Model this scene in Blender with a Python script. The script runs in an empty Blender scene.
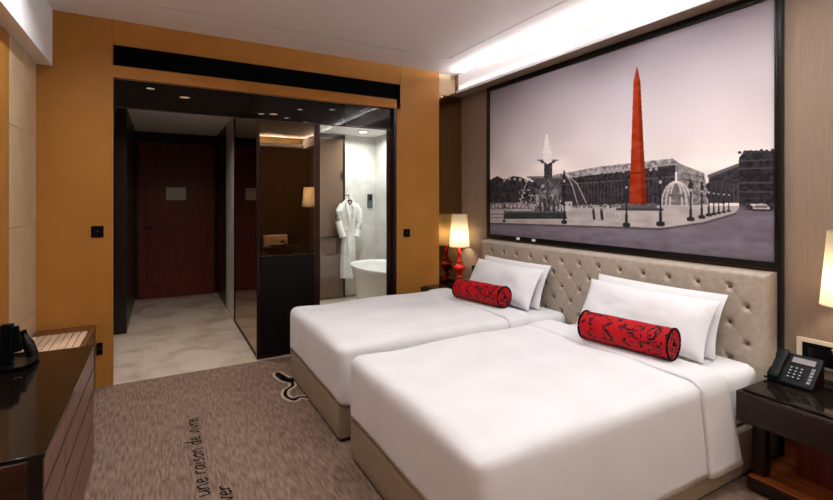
import bpy, bmesh, math, random
import numpy as np
from mathutils import Vector, Matrix, noise
random.seed(7)
COL = bpy.context.scene.collection
SC = bpy.context.scene
PI = math.pi

# ------------------------------------------------------------------ materials
def lin(c):
    return tuple(((v / 255) / 12.92 if v / 255 <= 0.04045 else ((v / 255 + 0.055) / 1.055) ** 2.4) for v in c)

def mat(name, rgb, rough=0.5, metal=0.0, spec=0.5, coat=0.0, sheen=0.0):
    m = bpy.data.materials.new(name); m.use_nodes = True
    b = m.node_tree.nodes['Principled BSDF']
    b.inputs['Base Color'].default_value = (*lin(rgb), 1)
    b.inputs['Roughness'].default_value = rough
    b.inputs['Metallic'].default_value = metal
    b.inputs['Specular IOR Level'].default_value = spec
    b.inputs['Coat Weight'].default_value = coat
    b.inputs['Coat Roughness'].default_value = 0.03
    b.inputs['Sheen Weight'].default_value = sheen
    return m

def nodes(m):
    return m.node_tree.nodes, m.node_tree.links, m.node_tree.nodes['Principled BSDF']

def add_noise(m, c1, c2, scale=(1, 1, 1), nscale=5, detail=4, lo=0.35, hi=0.65, bump=0.0, bscale=1.0, dist=0.0, rough=0.5):
    n, l, b = nodes(m)
    tc = n.new('ShaderNodeTexCoord'); mp = n.new('ShaderNodeMapping'); mp.inputs['Scale'].default_value = scale
    nz = n.new('ShaderNodeTexNoise'); nz.inputs['Scale'].default_value = nscale; nz.inputs['Detail'].default_value = detail
    nz.inputs['Distortion'].default_value = dist; nz.inputs['Roughness'].default_value = rough
    r = n.new('ShaderNodeValToRGB'); r.color_ramp.elements[0].position = lo; r.color_ramp.elements[1].position = hi
    r.color_ramp.elements[0].color = (*lin(c1), 1); r.color_ramp.elements[1].color = (*lin(c2), 1)
    l.new(tc.outputs['Object'], mp.inputs['Vector']); l.new(mp.outputs['Vector'], nz.inputs['Vector'])
    l.new(nz.outputs['Fac'], r.inputs['Fac']); l.new(r.outputs['Color'], b.inputs['Base Color'])
    if bump:
        bp = n.new('ShaderNodeBump'); bp.inputs['Strength'].default_value = bump; bp.inputs['Distance'].default_value = 0.01 * bscale
        l.new(nz.outputs['Fac'], bp.inputs['Height']); l.new(bp.outputs['Normal'], b.inputs['Normal'])
    return m

M = {}
M['orange'] = add_noise(mat('ochre_wallcovering', (160, 114, 48), 0.5, spec=0.2), (166, 113, 48), (178, 122, 57), (1, 1, 1), 3.5, 5, 0.3, 0.7)
M['cream'] = add_noise(mat('cream_panel', (205, 180, 145), 0.5, spec=0.3), (203, 178, 142), (212, 188, 152), (1, 1, 1), 6, 4)
M['taupe'] = add_noise(mat('taupe_wallpaper', (165, 140, 115), 0.6, spec=0.3), (132, 112, 94), (144, 123, 105), (40, 40, 1.2), 6, 3, 0.3, 0.7)
M['ceil'] = mat('ceiling_paint', (240, 232, 229), 0.8, spec=0.2)
M['white'] = mat('white_paint', (236, 232, 230), 0.7, spec=0.2)
M['black'] = mat('black_lacquer', (10, 9, 10), 0.3, spec=0.4)
M['blackmatte'] = mat('black_matte', (7, 7, 9), 0.7, spec=0.08)
M['gap'] = mat('shadow_gap', (40, 32, 28), 0.9, spec=0.1)
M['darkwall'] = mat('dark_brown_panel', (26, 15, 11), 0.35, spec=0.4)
M['mahog'] = add_noise(mat('mahogany', (60, 24, 17), 0.4, spec=0.4), (88, 28, 20), (116, 40, 27), (12, 12, 1), 5, 5, 0.3, 0.7)
M['marble'] = add_noise(mat('beige_marble', (205, 192, 172), 0.2, spec=0.5), (192, 170, 150), (222, 205, 188), (1, 1, 1), 2.6, 10, 0.30, 0.56, dist=0.9)
M['marblew'] = add_noise(mat('grey_white_marble', (205, 205, 200), 0.3, spec=0.4), (190, 190, 186), (224, 223, 218), (1, 1, 1), 2.4, 8, 0.3, 0.6, dist=0.8)
M['desk'] = add_noise(mat('desk_veneer', (104, 70, 58), 0.33, spec=0.5), (84, 56, 46), (122, 86, 72), (1.5, 1, 26), 6, 5, 0.3, 0.7)
M['deskend'] = add_noise(mat('macassar_veneer', (66, 34, 22), 0.3, spec=0.5), (22, 11, 9), (58, 27, 17), (1, 1, 30), 3, 4, 0.35, 0.65)
M['glassblack'] = mat('black_glass_top', (20, 14, 11), 0.07, spec=0.3)
M['night'] = add_noise(mat('dark_ebony_veneer', (46, 27, 21), 0.3, spec=0.35), (26, 14, 11), (44, 26, 19), (1, 1, 26), 3, 5, 0.3, 0.7)
M['nightorange'] = add_noise(mat('rosewood_stripe_veneer', (140, 68, 26), 0.32, spec=0.5), (84, 36, 15), (168, 86, 34), (34, 1, 6), 2, 4, 0.35, 0.65)
M['sheet'] = add_noise(mat('white_cotton', (232, 231, 232), 0.85, spec=0.15), (228, 227, 228), (234, 233, 234), (1, 1, 1), 4, 3, bump=0.12, bscale=1.0)
M['uphol'] = add_noise(mat('taupe_leather', (160, 142, 116), 0.35, spec=0.45), (172, 158, 142), (184, 170, 154), (1, 1, 1), 30, 4, bump=0.05)
M['bedbase'] = add_noise(mat('taupe_base_fabric', (140, 122, 98), 0.5, spec=0.3), (150, 134, 114), (162, 146, 126), (1, 1, 1), 60, 4)
M['button'] = mat('button_leather', (120, 100, 78), 0.4, spec=0.4)
M['redlac'] = mat('red_lacquer', (208, 34, 15), 0.15, spec=0.6, coat=0.5)
M['phone'] = mat('phone_plastic', (7, 8, 11), 0.5, spec=0.15)
M['key'] = mat('phone_key', (16, 17, 20), 0.4)
M['keyw'] = mat('key_print', (200, 200, 200), 0.5)
M['lcd'] = mat('phone_display', (112, 104, 108), 0.25)
M['chrome'] = mat('chrome', (210, 210, 210), 0.12, metal=1)
M['bronze'] = mat('bronze_metal', (46, 26, 20), 0.3, metal=0.6)
M['plate'] = mat('ivory_plate', (216, 200, 176), 0.4)
M['towel'] = mat('cream_terry', (232, 218, 196), 0.9, spec=0.1)
M['robe'] = mat('white_terry', (236, 236, 236), 0.9, spec=0.1)
M['tub'] = mat('white_acrylic', (240, 240, 240), 0.15, spec=0.5)
M['slat'] = mat('pale_leather_strap', (214, 184, 158), 0.5)
M['luggage'] = add_noise(mat('luggage_wood', (108, 66, 36), 0.35), (88, 50, 26), (118, 74, 40), (30, 2, 30), 3, 4)
M['script'] = mat('black_script', (22, 14, 12), 0.9, spec=0.1)
M['scriptpale'] = mat('pale_script_outline', (196, 178, 160), 0.9, spec=0.1)
M['paper'] = mat('paper_notice', (214, 206, 190), 0.6)
M['teal'] = mat('grey_blue_panel', (70, 90, 96), 0.3)

def emis(name, rgb, s):
    m = bpy.data.materials.new(name); m.use_nodes = True
    b = m.node_tree.nodes['Principled BSDF']
    b.inputs['Base Color'].default_value = (*lin(rgb), 1)
    b.inputs['Emission Color'].default_value = (*lin(rgb), 1); b.inputs['Emission Strength'].default_value = s
    return m
M['lens'] = emis('lamp_lens', (255, 240, 215), 14)
M['bulb'] = emis('lamp_bulb', (255, 214, 150), 6)
M['led'] = emis('led_green', (120, 220, 160), 1.5)

def glass(name, tint, refl, rough=0.0, rtint=(255, 255, 255)):
    m = bpy.data.materials.new(name); m.use_nodes = True
    n, l = m.node_tree.nodes, m.node_tree.links
    n.remove(n['Principled BSDF']); out = n['Material Output']
    t = n.new('ShaderNodeBsdfTransparent'); t.inputs['Color'].default_value = (*lin(tint), 1)
    g = n.new('ShaderNodeBsdfGlossy'); g.inputs['Roughness'].default_value = rough; g.inputs['Color'].default_value = (*lin(rtint), 1)
    mx = n.new('ShaderNodeMixShader'); fr = n.new('ShaderNodeFresnel'); fr.inputs['IOR'].default_value = 1.5
    ad = n.new('ShaderNodeMath'); ad.operation = 'ADD'; ad.inputs[1].default_value = refl; ad.use_clamp = True
    l.new(fr.outputs[0], ad.inputs[0]); l.new(ad.outputs[0], mx.inputs[0])
    l.new(t.outputs[0], mx.inputs[1]); l.new(g.outputs[0], mx.inputs[2]); l.new(mx.outputs[0], out.inputs[0])
    return m
M['bronzeglass'] = glass('bronze_glass', (176, 154, 134), 0.06, 0.0, (255, 232, 200))
M['sideglass'] = glass('grey_bronze_glass', (140, 120, 106), 0.20, 0.0, (255, 235, 215))
M['clear'] = glass('clear_glass', (246, 248, 246), 0.0)
M['transom'] = glass('smoked_glass', (112, 102, 97), -0.02)
M['privacy'] = mat('dark_lacquer_panel', (12, 9, 8), 0.5, spec=0.15)
M['doorglass'] = mat('tan_bronze_glass', (118, 94, 78), 0.15, spec=0.6)
M['tumbler'] = glass('tumbler_glass', (240, 240, 240), 0.05)
M['mirror'] = mat('bronze_mirror', (158, 132, 96), 0.03, metal=1.0)

# lamp shade: light passes through the cloth
m = bpy.data.materials.new('lamp_shade_cloth'); m.use_nodes = True
n, l = m.node_tree.nodes, m.node_tree.links; n.remove(n['Principled BSDF'])
df = n.new('ShaderNodeBsdfDiffuse'); df.inputs[0].default_value = (*lin((226, 218, 200)), 1)
tr = n.new('ShaderNodeBsdfTranslucent'); tr.inputs[0].default_value = (*lin((182, 168, 140)), 1)
mx = n.new('ShaderNodeMixShader'); mx.inputs[0].default_value = 0.5
l.new(df.outputs[0], mx.inputs[1]); l.new(tr.outputs[0], mx.inputs[2]); l.new(mx.outputs[0], n['Material Output'].inputs[0])
M['shade'] = m

# carpet: slubbed streaks along the pile
m = mat('streaked_carpet', (120, 95, 84), 0.95, spec=0.05); M['carpet'] = m
n, l, b = nodes(m)
tc = n.new('ShaderNodeTexCoord')
def streak(scale, rot):
    mp = n.new('ShaderNodeMapping'); mp.inputs['Scale'].default_value = scale; mp.inputs['Rotation'].default_value = (0, 0, rot)
    nz = n.new('ShaderNodeTexNoise'); nz.inputs['Scale'].default_value = 1; nz.inputs['Detail'].default_value = 3; nz.inputs['Roughness'].default_value = 0.55
    l.new(tc.outputs['Object'], mp.inputs['Vector']); l.new(mp.outputs['Vector'], nz.inputs['Vector']); return nz
a = streak((85, 12, 1), 0.06); c = streak((3, 2, 1), 0.4)
mm = n.new('ShaderNodeMath'); mm.operation = 'MULTIPLY_ADD'; mm.inputs[1].default_value = 0.16
l.new(c.outputs['Fac'], mm.inputs[0]); l.new(a.outputs['Fac'], mm.inputs[2])
r = n.new('ShaderNodeValToRGB'); l.new(mm.outputs[0], r.inputs['Fac'])
r.color_ramp.elements[0].position = 0.42; r.color_ramp.elements[1].position = 0.78
r.color_ramp.elements[0].color = (*lin((108, 88, 76)), 1); r.color_ramp.elements[1].color = (*lin((152, 128, 112)), 1)
l.new(r.outputs['Color'], b.inputs['Base Color'])

# bolster: red brocade with black sprays
def brocade():
    m = mat('red_brocade', (190, 8, 22), 0.6, spec=0.2)
    n, l, b = nodes(m)
    tc = n.new('ShaderNodeTexCoord')
    mp = n.new('ShaderNodeMapping'); mp.inputs['Scale'].default_value = (9, 7, 9)
    nz = n.new('ShaderNodeTexNoise'); nz.inputs['Scale'].default_value = 1.6; nz.inputs['Detail'].default_value = 5; nz.inputs['Distortion'].default_value = 2.4
    l.new(tc.outputs['Object'], mp.inputs['Vector']); l.new(mp.outputs['Vector'], nz.inputs['Vector'])
    r = n.new('ShaderNodeValToRGB'); e = r.color_ramp.elements
    e[0].position = 0.0; e[0].color = (*lin((190, 6, 22)), 1); e[1].position = 0.52; e[1].color = (*lin((168, 5, 18)), 1)
    x = e.new(0.54); x.color = (*lin((46, 12, 18)), 1); y = e.new(0.62); y.color = (*lin((40, 10, 16)), 1); z = e.new(0.665); z.color = (*lin((186, 6, 20)), 1)
    l.new(nz.outputs['Fac'], r.inputs['Fac']); l.new(r.outputs['Color'], b.inputs['Base Color'])
    return m
M['brocade'] = brocade()

# ------------------------------------------------------------------ builder
def wloc(o):
    v = Vector((0, 0, 0))
    while o is not None:
        v += o.location; o = o.parent
    return v

class MB:
    def __init__(s): s.v = []; s.f = []
    def add(s, vs, fs):
        k = len(s.v); s.v += [tuple(p) for p in vs]; s.f += [tuple(i + k for i in f) for f in fs]; return s
    def box(s, x0, x1, y0, y1, z0, z1):
        vs = [(x, y, z) for x in (x0, x1) for y in (y0, y1) for z in (z0, z1)]
        return s.add(vs, [(0, 1, 3, 2), (4, 6, 7, 5), (0, 4, 5, 1), (2, 3, 7, 6), (0, 2, 6, 4), (1, 5, 7, 3)])
    def grid(s, fn, nu, nv, closeu=False):
        vs = [fn(i / nu, j / nv) for i in range(nu + (0 if closeu else 1)) for j in range(nv + 1)]
        N = nu if closeu else nu + 1
        fs = []
        for i in range(nu):
            for j in range(nv):
                a = i * (nv + 1) + j; b2 = ((i + 1) % N) * (nv + 1) + j
                fs.append((a, b2, b2 + 1, a + 1))
        return s.add(vs, fs)
    def lathe(s, prof, c=(0, 0, 0), n=28, ax='z', caps=True):
        def P(r, h, t):
            a, b2 = r * math.cos(t), r * math.sin(t)
            q = (a, b2, h) if ax == 'z' else ((h, a, b2) if ax == 'x' else (b2, h, a))
            return (q[0] + c[0], q[1] + c[1], q[2] + c[2])
        vs = [P(r, h, 2 * PI * i / n) for r, h in prof for i in range(n)]
        fs = []
        for k in range(len(prof) - 1):
            for i in range(n):
                j = (i + 1) % n
                fs.append((k * n + i, k * n + j, (k + 1) * n + j, (k + 1) * n + i))
        if caps:
            fs.append(tuple(reversed(range(n)))); fs.append(tuple((len(prof) - 1) * n + i for i in range(n)))
        return s.add(vs, fs)
    def tube(s, pts, r, n=10):
        pts = [Vector(p) for p in pts]; rs = r if isinstance(r, (list, tuple)) else [r] * len(pts)
        vs = []; fs = []
        for k, p in enumerate(pts):
            d = (pts[min(k + 1, len(pts) - 1)] - pts[max(k - 1, 0)]).normalized()
            u = d.orthogonal().normalized() if abs(d.z) > 0.99 else d.cross(Vector((0, 0, 1))).normalized()
            w = d.cross(u).normalized()
            for i in range(n):
                t = 2 * PI * i / n; vs.append(p + u * (rs[k] * math.cos(t)) + w * (rs[k] * math.sin(t)))
        for k in range(len(pts) - 1):
            for i in range(n):
                j = (i + 1) % n; fs.append((k * n + i, k * n + j, (k + 1) * n + j, (k + 1) * n + i))
        fs.append(tuple(range(n))); fs.append(tuple((len(pts) - 1) * n + i for i in range(n)))
        return s.add(vs, fs)
    def loft(s, rings, cap=True):
        n = len(rings[0]); vs = [p for r in rings for p in r]; fs = []
        for k in range(len(rings) - 1):
            for i in range(n):
                j = (i + 1) % n; fs.append((k * n + i, k * n + j, (k + 1) * n + j, (k + 1) * n + i))
        if cap:
            fs.append(tuple(range(n))); fs.append(tuple((len(rings) - 1) * n + i for i in range(n)))
        return s.add(vs, fs)
    def xform(s, mtx):
        s.v = [tuple(mtx @ Vector(p)) for p in s.v]; return s
    def build(s, name, m, parent=None, bevel=0.0, smooth=True, angle=40, merge=False, solid=0.0):
        me = bpy.data.meshes.new(name)
        o = bpy.data.objects.new(name, me); COL.objects.link(o)
        off = Vector((0, 0, 0))
        if parent is not None:
            o.parent = parent; off = wloc(parent)
        me.from_pydata([tuple(Vector(p) - off) for p in s.v], [], s.f)
        bm = bmesh.new(); bm.from_mesh(me)
        if merge: bmesh.ops.remove_doubles(bm, verts=bm.verts, dist=1e-5)
        bmesh.ops.recalc_face_normals(bm, faces=bm.faces); bm.to_mesh(me); bm.free()
        me.materials.append(m)
        if smooth:
            me.polygons.foreach_set('use_smooth', [True] * len(me.polygons))
            me.set_sharp_from_angle(angle=math.radians(angle))
        if bevel:
            b2 = o.modifiers.new('bevel', 'BEVEL'); b2.width = bevel; b2.segments = 2; b2.limit_method = 'ANGLE'; b2.angle_limit = math.radians(40)
        if solid:
            so = o.modifiers.new('solid', 'SOLIDIFY'); so.thickness = solid; so.offset = 0
        return o

def tag(o, label=None, cat=None, group=None, kind=None):
    if label: o['label'] = label
    if cat: o['category'] = cat
    if group: o['group'] = group
    if kind: o['kind'] = kind
    return o
def empty(name, loc, label, cat, group=None):
    o = bpy.data.objects.new(name, None); COL.objects.link(o); o.location = loc; o.empty_display_size = 0.1
    return tag(o, label, cat, group)
def struct(name, mb, m, parent=None, **k):
    o = mb.build(name, m, parent, **k)
    if parent is None: o['kind'] = 'structure'
    return o
def box(*a): return MB().box(*a)
def copy_tree(o, parent=None):
    c = o.copy(); COL.objects.link(c)
    if parent is not None: c.parent = parent
    for ch in list(o.children): copy_tree(ch, c)
    return c

# ------------------------------------------------------------------ key planes
YF, XR, XL, H = 4.044, 2.84, -0.748, 2.70     # ochre wall, headboard wall, left wall, ceiling
YB, YM = -1.6, 4.062                          # wall behind the bed room, mirror plane

# ------------------------------------------------------------------ room shell
struct('floor', MB().box(-1.6, 3.4, YB, 7.6, -0.12, -0.006), M['marble'])
carpet = MB().box(XL, XR, YB, YF, -0.0055, 0.0).build('carpet', M['carpet'])
tag(carpet, 'wall-to-wall taupe streaked carpet with black handwriting woven in', 'carpet')

# ceiling of the bed room: ring and inner panel with a dark shadow gap between them
g = 0.011; gx0, gx1, gy = -0.42, 2.357, 3.606
c = MB()
c.box(XL, gx0, YB, YF, H, H + 0.02); c.box(gx1 + g, XR, YB, YF, H, H + 0.02)
c.box(gx0, gx1 + g, gy + g, YF, H, H + 0.02); c.box(gx0 + g, gx1, YB, gy, H, H + 0.02)
c.box(gx1 + g, XR, YF, 4.3, H, H + 0.02)
ce = struct('ceiling', c, M['ceil'], smooth=False)
MB().box(XL, XR, YB, 4.3, H + 0.021, H + 0.05).build('shadow_gap', M['gap'], ce)

# ochre wall at the far end: panels with fine joints over a dark backing
w = MB(); j = 0.0015; yb = YF + 0.045
SX0, SX1, SZ0, SZ1 = -0.302, 2.082, 2.366, 2.517      # air slot
OX0, OX1, OZ = -0.302, 2.045, 2.277                   # opening
w.box(XL, SX0 - j, YF, yb, 0, H)
w.box(SX0 + j, SX1 - j, YF, yb, SZ1, H)
w.box(SX0 - j, SX1 + j, YF, yb, OZ, SZ0)
w.box(SX1 + j, 2.54, YF, yb, SZ0, H)
w.box(OX1, 2.54, YF, yb, 0, SZ0)
wf = struct('wall_far', w, M['orange'], smooth=False)
MB().box(XL, SX0 - 0.02, yb + 0.001, yb + 0.02, 0, H).box(SX1 + 0.02, 2.54, yb + 0.001, 4.058, 0, H).box(SX0 - 0.02, SX1 + 0.02, yb + 0.001, yb + 0.02, OZ + 0.01, H).build('wall_backing', M['gap'], wf)
struct('trim_1', MB().box(OX1 - 0.03, OX1 - 0.001, YF + 0.004, 4.12, 0, OZ), M['darkwall'])
# left wall: ochre panel near, cream panels far
struct('wall_left', MB().box(XL - 0.1, XL, YB, 3.396, 0, H), M['orange'])
w = MB()
for y0, y1 in ((3.398, 3.475), (3.479, YF)):
    for z0, z1 in ((0.0, 0.60), (0.604, 1.20), (1.204, 1.80), (1.804, 2.4)):
        w.box(XL - 0.05, XL, y0, y1, z0, z1)
wl = struct('wall_left_cream', w, M['cream'], smooth=False)
MB().box(XL - 0.1, XL - 0.051, 3.397, YF + 0.05, 0, H).build('wall_backing', M['gap'], wl)
struct('trim_2', MB().box(XL, -0.658, YB, YF, 2.307, H), M['white'])
# headboard wall and back wall
struct('wall_right', MB().box(XR, XR + 0.1, YB, 4.30, 0, H), M['taupe'])
struct('wall_back', MB().box(XL - 0.1, XR + 0.1, YB - 0.1, YB, 0, H), mat('olive_wallcovering', (104, 82, 46), 0.6, spec=0.2))
# cove along the headboard wall
c = MB(); cy0, cy1 = YB, 3.916
c.box(2.678, XR, cy0, 4.06, 2.472, 2.487)            # shelf underside
co = struct('trim_3', c, M['taupe'], smooth=False)
struct('trim_4', MB().box(2.667, 2.6775, cy0, cy1, 2.472, 2.500), M['white'])      # small nose hiding the lower strip
struct('trim_5', MB().box(2.694, 2.712, cy0, cy1, 2.4875, 2.668), M['white'])      # fascia
struct('trim_6', MB().box(2.75, XR, cy1 + 0.01, 4.06, 2.4875, H), M['taupe'])
# black strip from floor to ceiling beside picture and headboard
struct('trim_7', MB().box(2.805, XR, 1.139, 1.156, 0, 2.471), M['black'])
# mirror panel in the corner
tag(box(2.545, XR - 0.002, YM, YM + 0.01, 0.02, 2.47).build('wall_mirror', M['mirror']), 'tall bronze mirror panel in the corner behind the red lamp', 'mirror')
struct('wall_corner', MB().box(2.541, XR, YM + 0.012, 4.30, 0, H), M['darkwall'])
struct('trim_10', MB().box(2.5415, 2.749, 4.0595, 4.0618, 2.474, H), M['cream'])

# ------------------------------------------------------------------ entrance corridor
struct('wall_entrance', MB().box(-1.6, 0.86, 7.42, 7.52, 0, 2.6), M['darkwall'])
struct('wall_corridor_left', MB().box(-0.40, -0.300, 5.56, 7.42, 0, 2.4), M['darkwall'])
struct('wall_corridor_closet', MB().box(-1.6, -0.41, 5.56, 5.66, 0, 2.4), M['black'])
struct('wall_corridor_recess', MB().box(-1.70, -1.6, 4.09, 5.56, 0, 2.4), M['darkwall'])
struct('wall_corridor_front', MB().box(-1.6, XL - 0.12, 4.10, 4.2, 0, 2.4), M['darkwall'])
w = MB().box(0.735, 0.86, 5.50, 6.26, 0, 2.35)
struct('wall_corridor_right', w, M['marblew'])
struct('trim_8', MB().box(0.735, 0.86, 6.262, 7.42, 0, 2.35), M['darkwall'])
struct('ceiling_corridor', MB().box(-1.6, 0.735, 4.09, 7.42, 2.33, 2.40), M['white'])
dr = struct('door_1', MB().box(-0.26, 0.70, 7.37, 7.415, 0.0, 2.18), M['mahog'])
MB().box(-0.16, 0.60, 7.360, 7.369, 0.15, 2.05).build('door_panel', M['mahog'], dr, bevel=0.004)
MB().tube([(-0.20, 7.36, 1.0), (-0.20, 7.31, 1.0), (-0.09, 7.31, 1.0)], 0.011).build('door_handle', M['bronze'], dr)
tag(box(0.075, 0.325, 7.352, 7.358, 1.375, 1.555).build('notice_plate', M['paper']), 'small pale rectangular notice mounted on the dark entrance door', 'notice')

# ------------------------------------------------------------------ bathroom behind the glass
struct('wall_bath_back', MB().box(0.9, 2.95, 6.2, 6.3, 0, 2.4), M['marblew'])
struct('wall_bath_right', MB().box(2.775, 2.88, 4.31, 6.2, 0, 2.4), M['marblew'])
struct('wall_bath_side', MB().box(2.08, 2.76, 4.31, 4.36, 0, 2.4), M['marblew'])
struct('ceiling_bath', MB().box(0.75, 2.9, 4.13, 6.2, 2.30, 2.36), M['white'])
struct('trim_11', MB().box(1.53, 2.07, 4.14, 4.20, 2.085, 2.299), M['marblew'])
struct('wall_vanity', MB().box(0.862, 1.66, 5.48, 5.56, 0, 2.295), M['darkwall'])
# smoked transom across the opening
M['transomclear'] = glass('grey_glass', (200, 198, 195), -0.02)
tr2 = tag(box(1.527, 2.012, 4.096, 4.106, 2.068, 2.276).build('transom_glass', M['transomclear']), 'pale grey glass transom above the clear bathroom doorway', 'glass panel')
tr_ = tag(box(OX0, 1.525, 4.096, 4.106, 2.068, 2.276).build('transom_glass', M['transom']), 'dark smoked glass transom above the corridor and the bronze glass screen', 'glass panel')
MB().box(OX0, 1.525, 4.094, 4.108, 2.062, 2.068).build('edge', M['bronze'], tr_)
MB().box(1.527, 2.012, 4.094, 4.108, 2.062, 2.068).build('edge', M['bronze'], tr2)
# fixed bronze glass screen
gs = empty('glass_screen', (0.98, 4.10, 0), 'bronze tinted glass screen in front of the dark vanity', 'glass screen')
MB().box(0.750, 1.226, 4.098, 4.106, 0.02, 2.06).build('pane', M['bronzeglass'], gs)
MB().box(0.724, 0.748, 4.090, 4.114, 0, 2.06).build('post', M['bronze'], gs)
MB().box(1.228, 1.280, 4.090, 4.114, 0, 2.06).build('post', M['bronze'], gs)
MB().box(0.749, 1.227, 4.092, 4.112, 0, 0.019).build('bottom_rail', M['bronze'], gs)
MB().box(0.752, 1.226, 4.086, 4.096, 0.02, 0.880).build('privacy_panel', M['privacy'], gs)
sg = empty('glass_screen', (0.735, 4.8, 0), 'bronze tinted glass side wall running along the corridor', 'glass screen')
MB().box(0.732, 0.740, 4.116, 5.478, 0.02, 2.29).build('pane', M['sideglass'], sg)
MB().box(0.726, 0.746, 4.116, 5.478, 0, 0.019).build('bottom_rail', M['bronze'], sg)
MB().box(0.724, 0.748, 5.479, 5.497, 0, 2.29).build('post', M['bronze'], sg)
# bath doorway: dark jamb beside the ochre wall
bd = empty('glass_door', (1.99, 4.10, 0), 'clear glass bathroom door leaf beside the ochre wall', 'door')
MB().box(1.966, 2.012, 4.092, 4.116, 0, 2.06).build('door_frame', M['bronze'], bd)
MB().box(1.290, 1.964, 4.098, 4.104, 0.015, 2.055).build('pane', M['clear'], bd)
# WC door in the bathroom's back wall
wd = empty('wc_door', (2.08, 6.16, 0), 'tan bronze glass inner door behind the hanging bathrobe', 'door')
MB().box(1.70, 2.26, 6.150, 6.160, 0.01, 2.24).build('pane', M['doorglass'], wd)
MB().box(2.262, 2.285, 6.135, 6.175, 0, 2.29).build('door_frame', M['bronze'], wd)
MB().box(1.67, 2.262, 6.135, 6.175, 2.242, 2.29).build('door_frame', M['bronze'], wd)
MB().tube([(1.93, 6.12, 0.86), (2.17, 6.12, 0.86)], 0.011).tube([(1.95, 6.12, 0.86), (1.95, 6.15, 0.86)], 0.008).tube([(2.15, 6.12, 0.86), (2.15, 6.15, 0.86)], 0.008).build('door_handle', M['black'], wd)
MB().box(2.235, 2.275, 6.115, 6.134, 1.70, 1.78).build('hinge', M['black'], wd)
MB().box(2.235, 2.275, 6.115, 6.134, 0.38, 0.46).build('hinge', M['black'], wd)
struct('wall_bath_tan', MB().box(1.66, 2.26, 6.178, 6.198, 0, 2.29), mat('tan_panel', (170, 138, 112), 0.5))
# thermostat on the marble
th = empty('thermostat_switch', (2.69, 6.19, 1.36), 'small grey-blue control panel on the marble wall beside the robe', 'wall panel')
MB().box(2.648, 2.728, 6.182, 6.199, 1.26, 1.465).build('plate', M['teal'], th, bevel=0.004)
MB().box(2.66, 2.716, 6.178, 6.1815, 1.37, 1.45).build('screen', M['blackmatte'], th)

# bathtub
def ell(cx, cy, a, b2, z, n=48, p=2.3):
    out = []
    for i in range(n):
        t = 2 * PI * i / n; ct, st = math.cos(t), math.sin(t)
        out.append((cx + a * math.copysign(abs(ct) ** (2 / p), ct), cy + b2 * math.copysign(abs(st) ** (2 / p), st), z))
    return out
tb = empty('bathtub', (2.40, 5.06, 0), 'white freestanding oval bathtub seen beside the bathrobe', 'bathtub')
A, B2, tcx, tcy = 0.365, 0.60, 2.40, 5.06
rings = [ell(tcx, tcy, A * s, B2 * s, z) for s, z in ((0.78, 0.0), (0.80, 0.02), (0.84, 0.2), (0.90, 0.4), (0.97, 0.52), (1.0, 0.555), (1.0, 0.57), (0.985, 0.578), (0.94, 0.578), (0.925, 0.57), (0.90, 0.53), (0.82, 0.3), (0.70, 0.16), (0.4, 0.13))]
MB().loft(rings).build('tub_shell', M['tub'], tb, angle=60)
MB().lathe([(0.018, 0), (0.018, 0.004)], (tcx, tcy, 0.131), 16).build('drain', M['chrome'], tb)

# bathrobe on a hanger
rb = empty('bathrobe', (2.30, 6.03, 0.28), 'white belted bathrobe hanging on a dark hanger in the bathroom', 'bathrobe')
def rring(cx, cy, a, b2, z, wv=0.0, n=32):
    return [(cx + (a + wv * math.sin(5 * t)) * math.cos(t), cy + (b2 + wv * math.sin(7 * t + 1)) * math.sin(t), z) for t in [2 * PI * i / n for i in range(n)]]
rc, ry = 2.30, 6.035
MB().loft([rring(rc, ry, a, b2, z, wv) for a, b2, z, wv in ((0.112, 0.055, 0.29, 0.012), (0.115, 0.055, 0.45, 0.010), (0.105, 0.05, 0.70, 0.008), (0.088, 0.046, 0.90, 0.004), (0.080, 0.044, 0.96, 0), (0.10, 0.05, 1.05, 0.004), (0.135, 0.052, 1.17, 0), (0.140, 0.05, 1.25, 0), (0.115, 0.045, 1.32, 0), (0.06, 0.036, 1.37, 0), (0.045, 0.03, 1.385, 0))]).build('robe_body', M['robe'], rb, angle=60)
for s in (-1, 1):
    MB().tube([(rc + s * 0.10, ry, 1.315), (rc + s * 0.145, ry - 0.01, 1.22), (rc + s * 0.155, ry - 0.015, 1.08), (rc + s * 0.13, ry - 0.03, 0.95), (rc + s * 0.10, ry - 0.045, 0.86)], [0.035, 0.05, 0.048, 0.046, 0.048], 16).build('sleeve', M['robe'], rb)
    MB().tube([(rc + s * 0.04, ry - 0.025, 1.385), (rc + s * 0.045, ry - 0.05, 1.28), (rc + s * 0.02, ry - 0.055, 1.12), (rc - s * 0.01, ry - 0.052, 0.98)], [0.014, 0.024, 0.022, 0.012], 10).build('lapel', M['robe'], rb)
MB().loft([rring(rc, ry, 0.086, 0.052, z) for z in (0.945, 0.985)]).build('belt', M['robe'], rb, bevel=0.004)
MB().tube([(rc - 0.02, ry - 0.056, 0.95), (rc - 0.03, ry - 0.062, 0.8), (rc - 0.02, ry - 0.06, 0.66)], 0.011).build('belt_end', M['robe'], rb)
MB().tube([(rc - 0.035, ry - 0.045, 1.36), (rc, ry - 0.048, 1.375), (rc + 0.035, ry - 0.045, 1.36), (rc, ry - 0.045, 1.31), (rc - 0.035, ry - 0.045, 1.36)], 0.011, 8).tube([(rc, ry, 1.38), (rc, ry, 1.43), (rc + 0.012, ry + 0.02, 1.445), (rc, ry + 0.09, 1.44), (rc, ry + 0.138, 1.44)], 0.006, 8).build('hanger', M['black'], rb)

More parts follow.
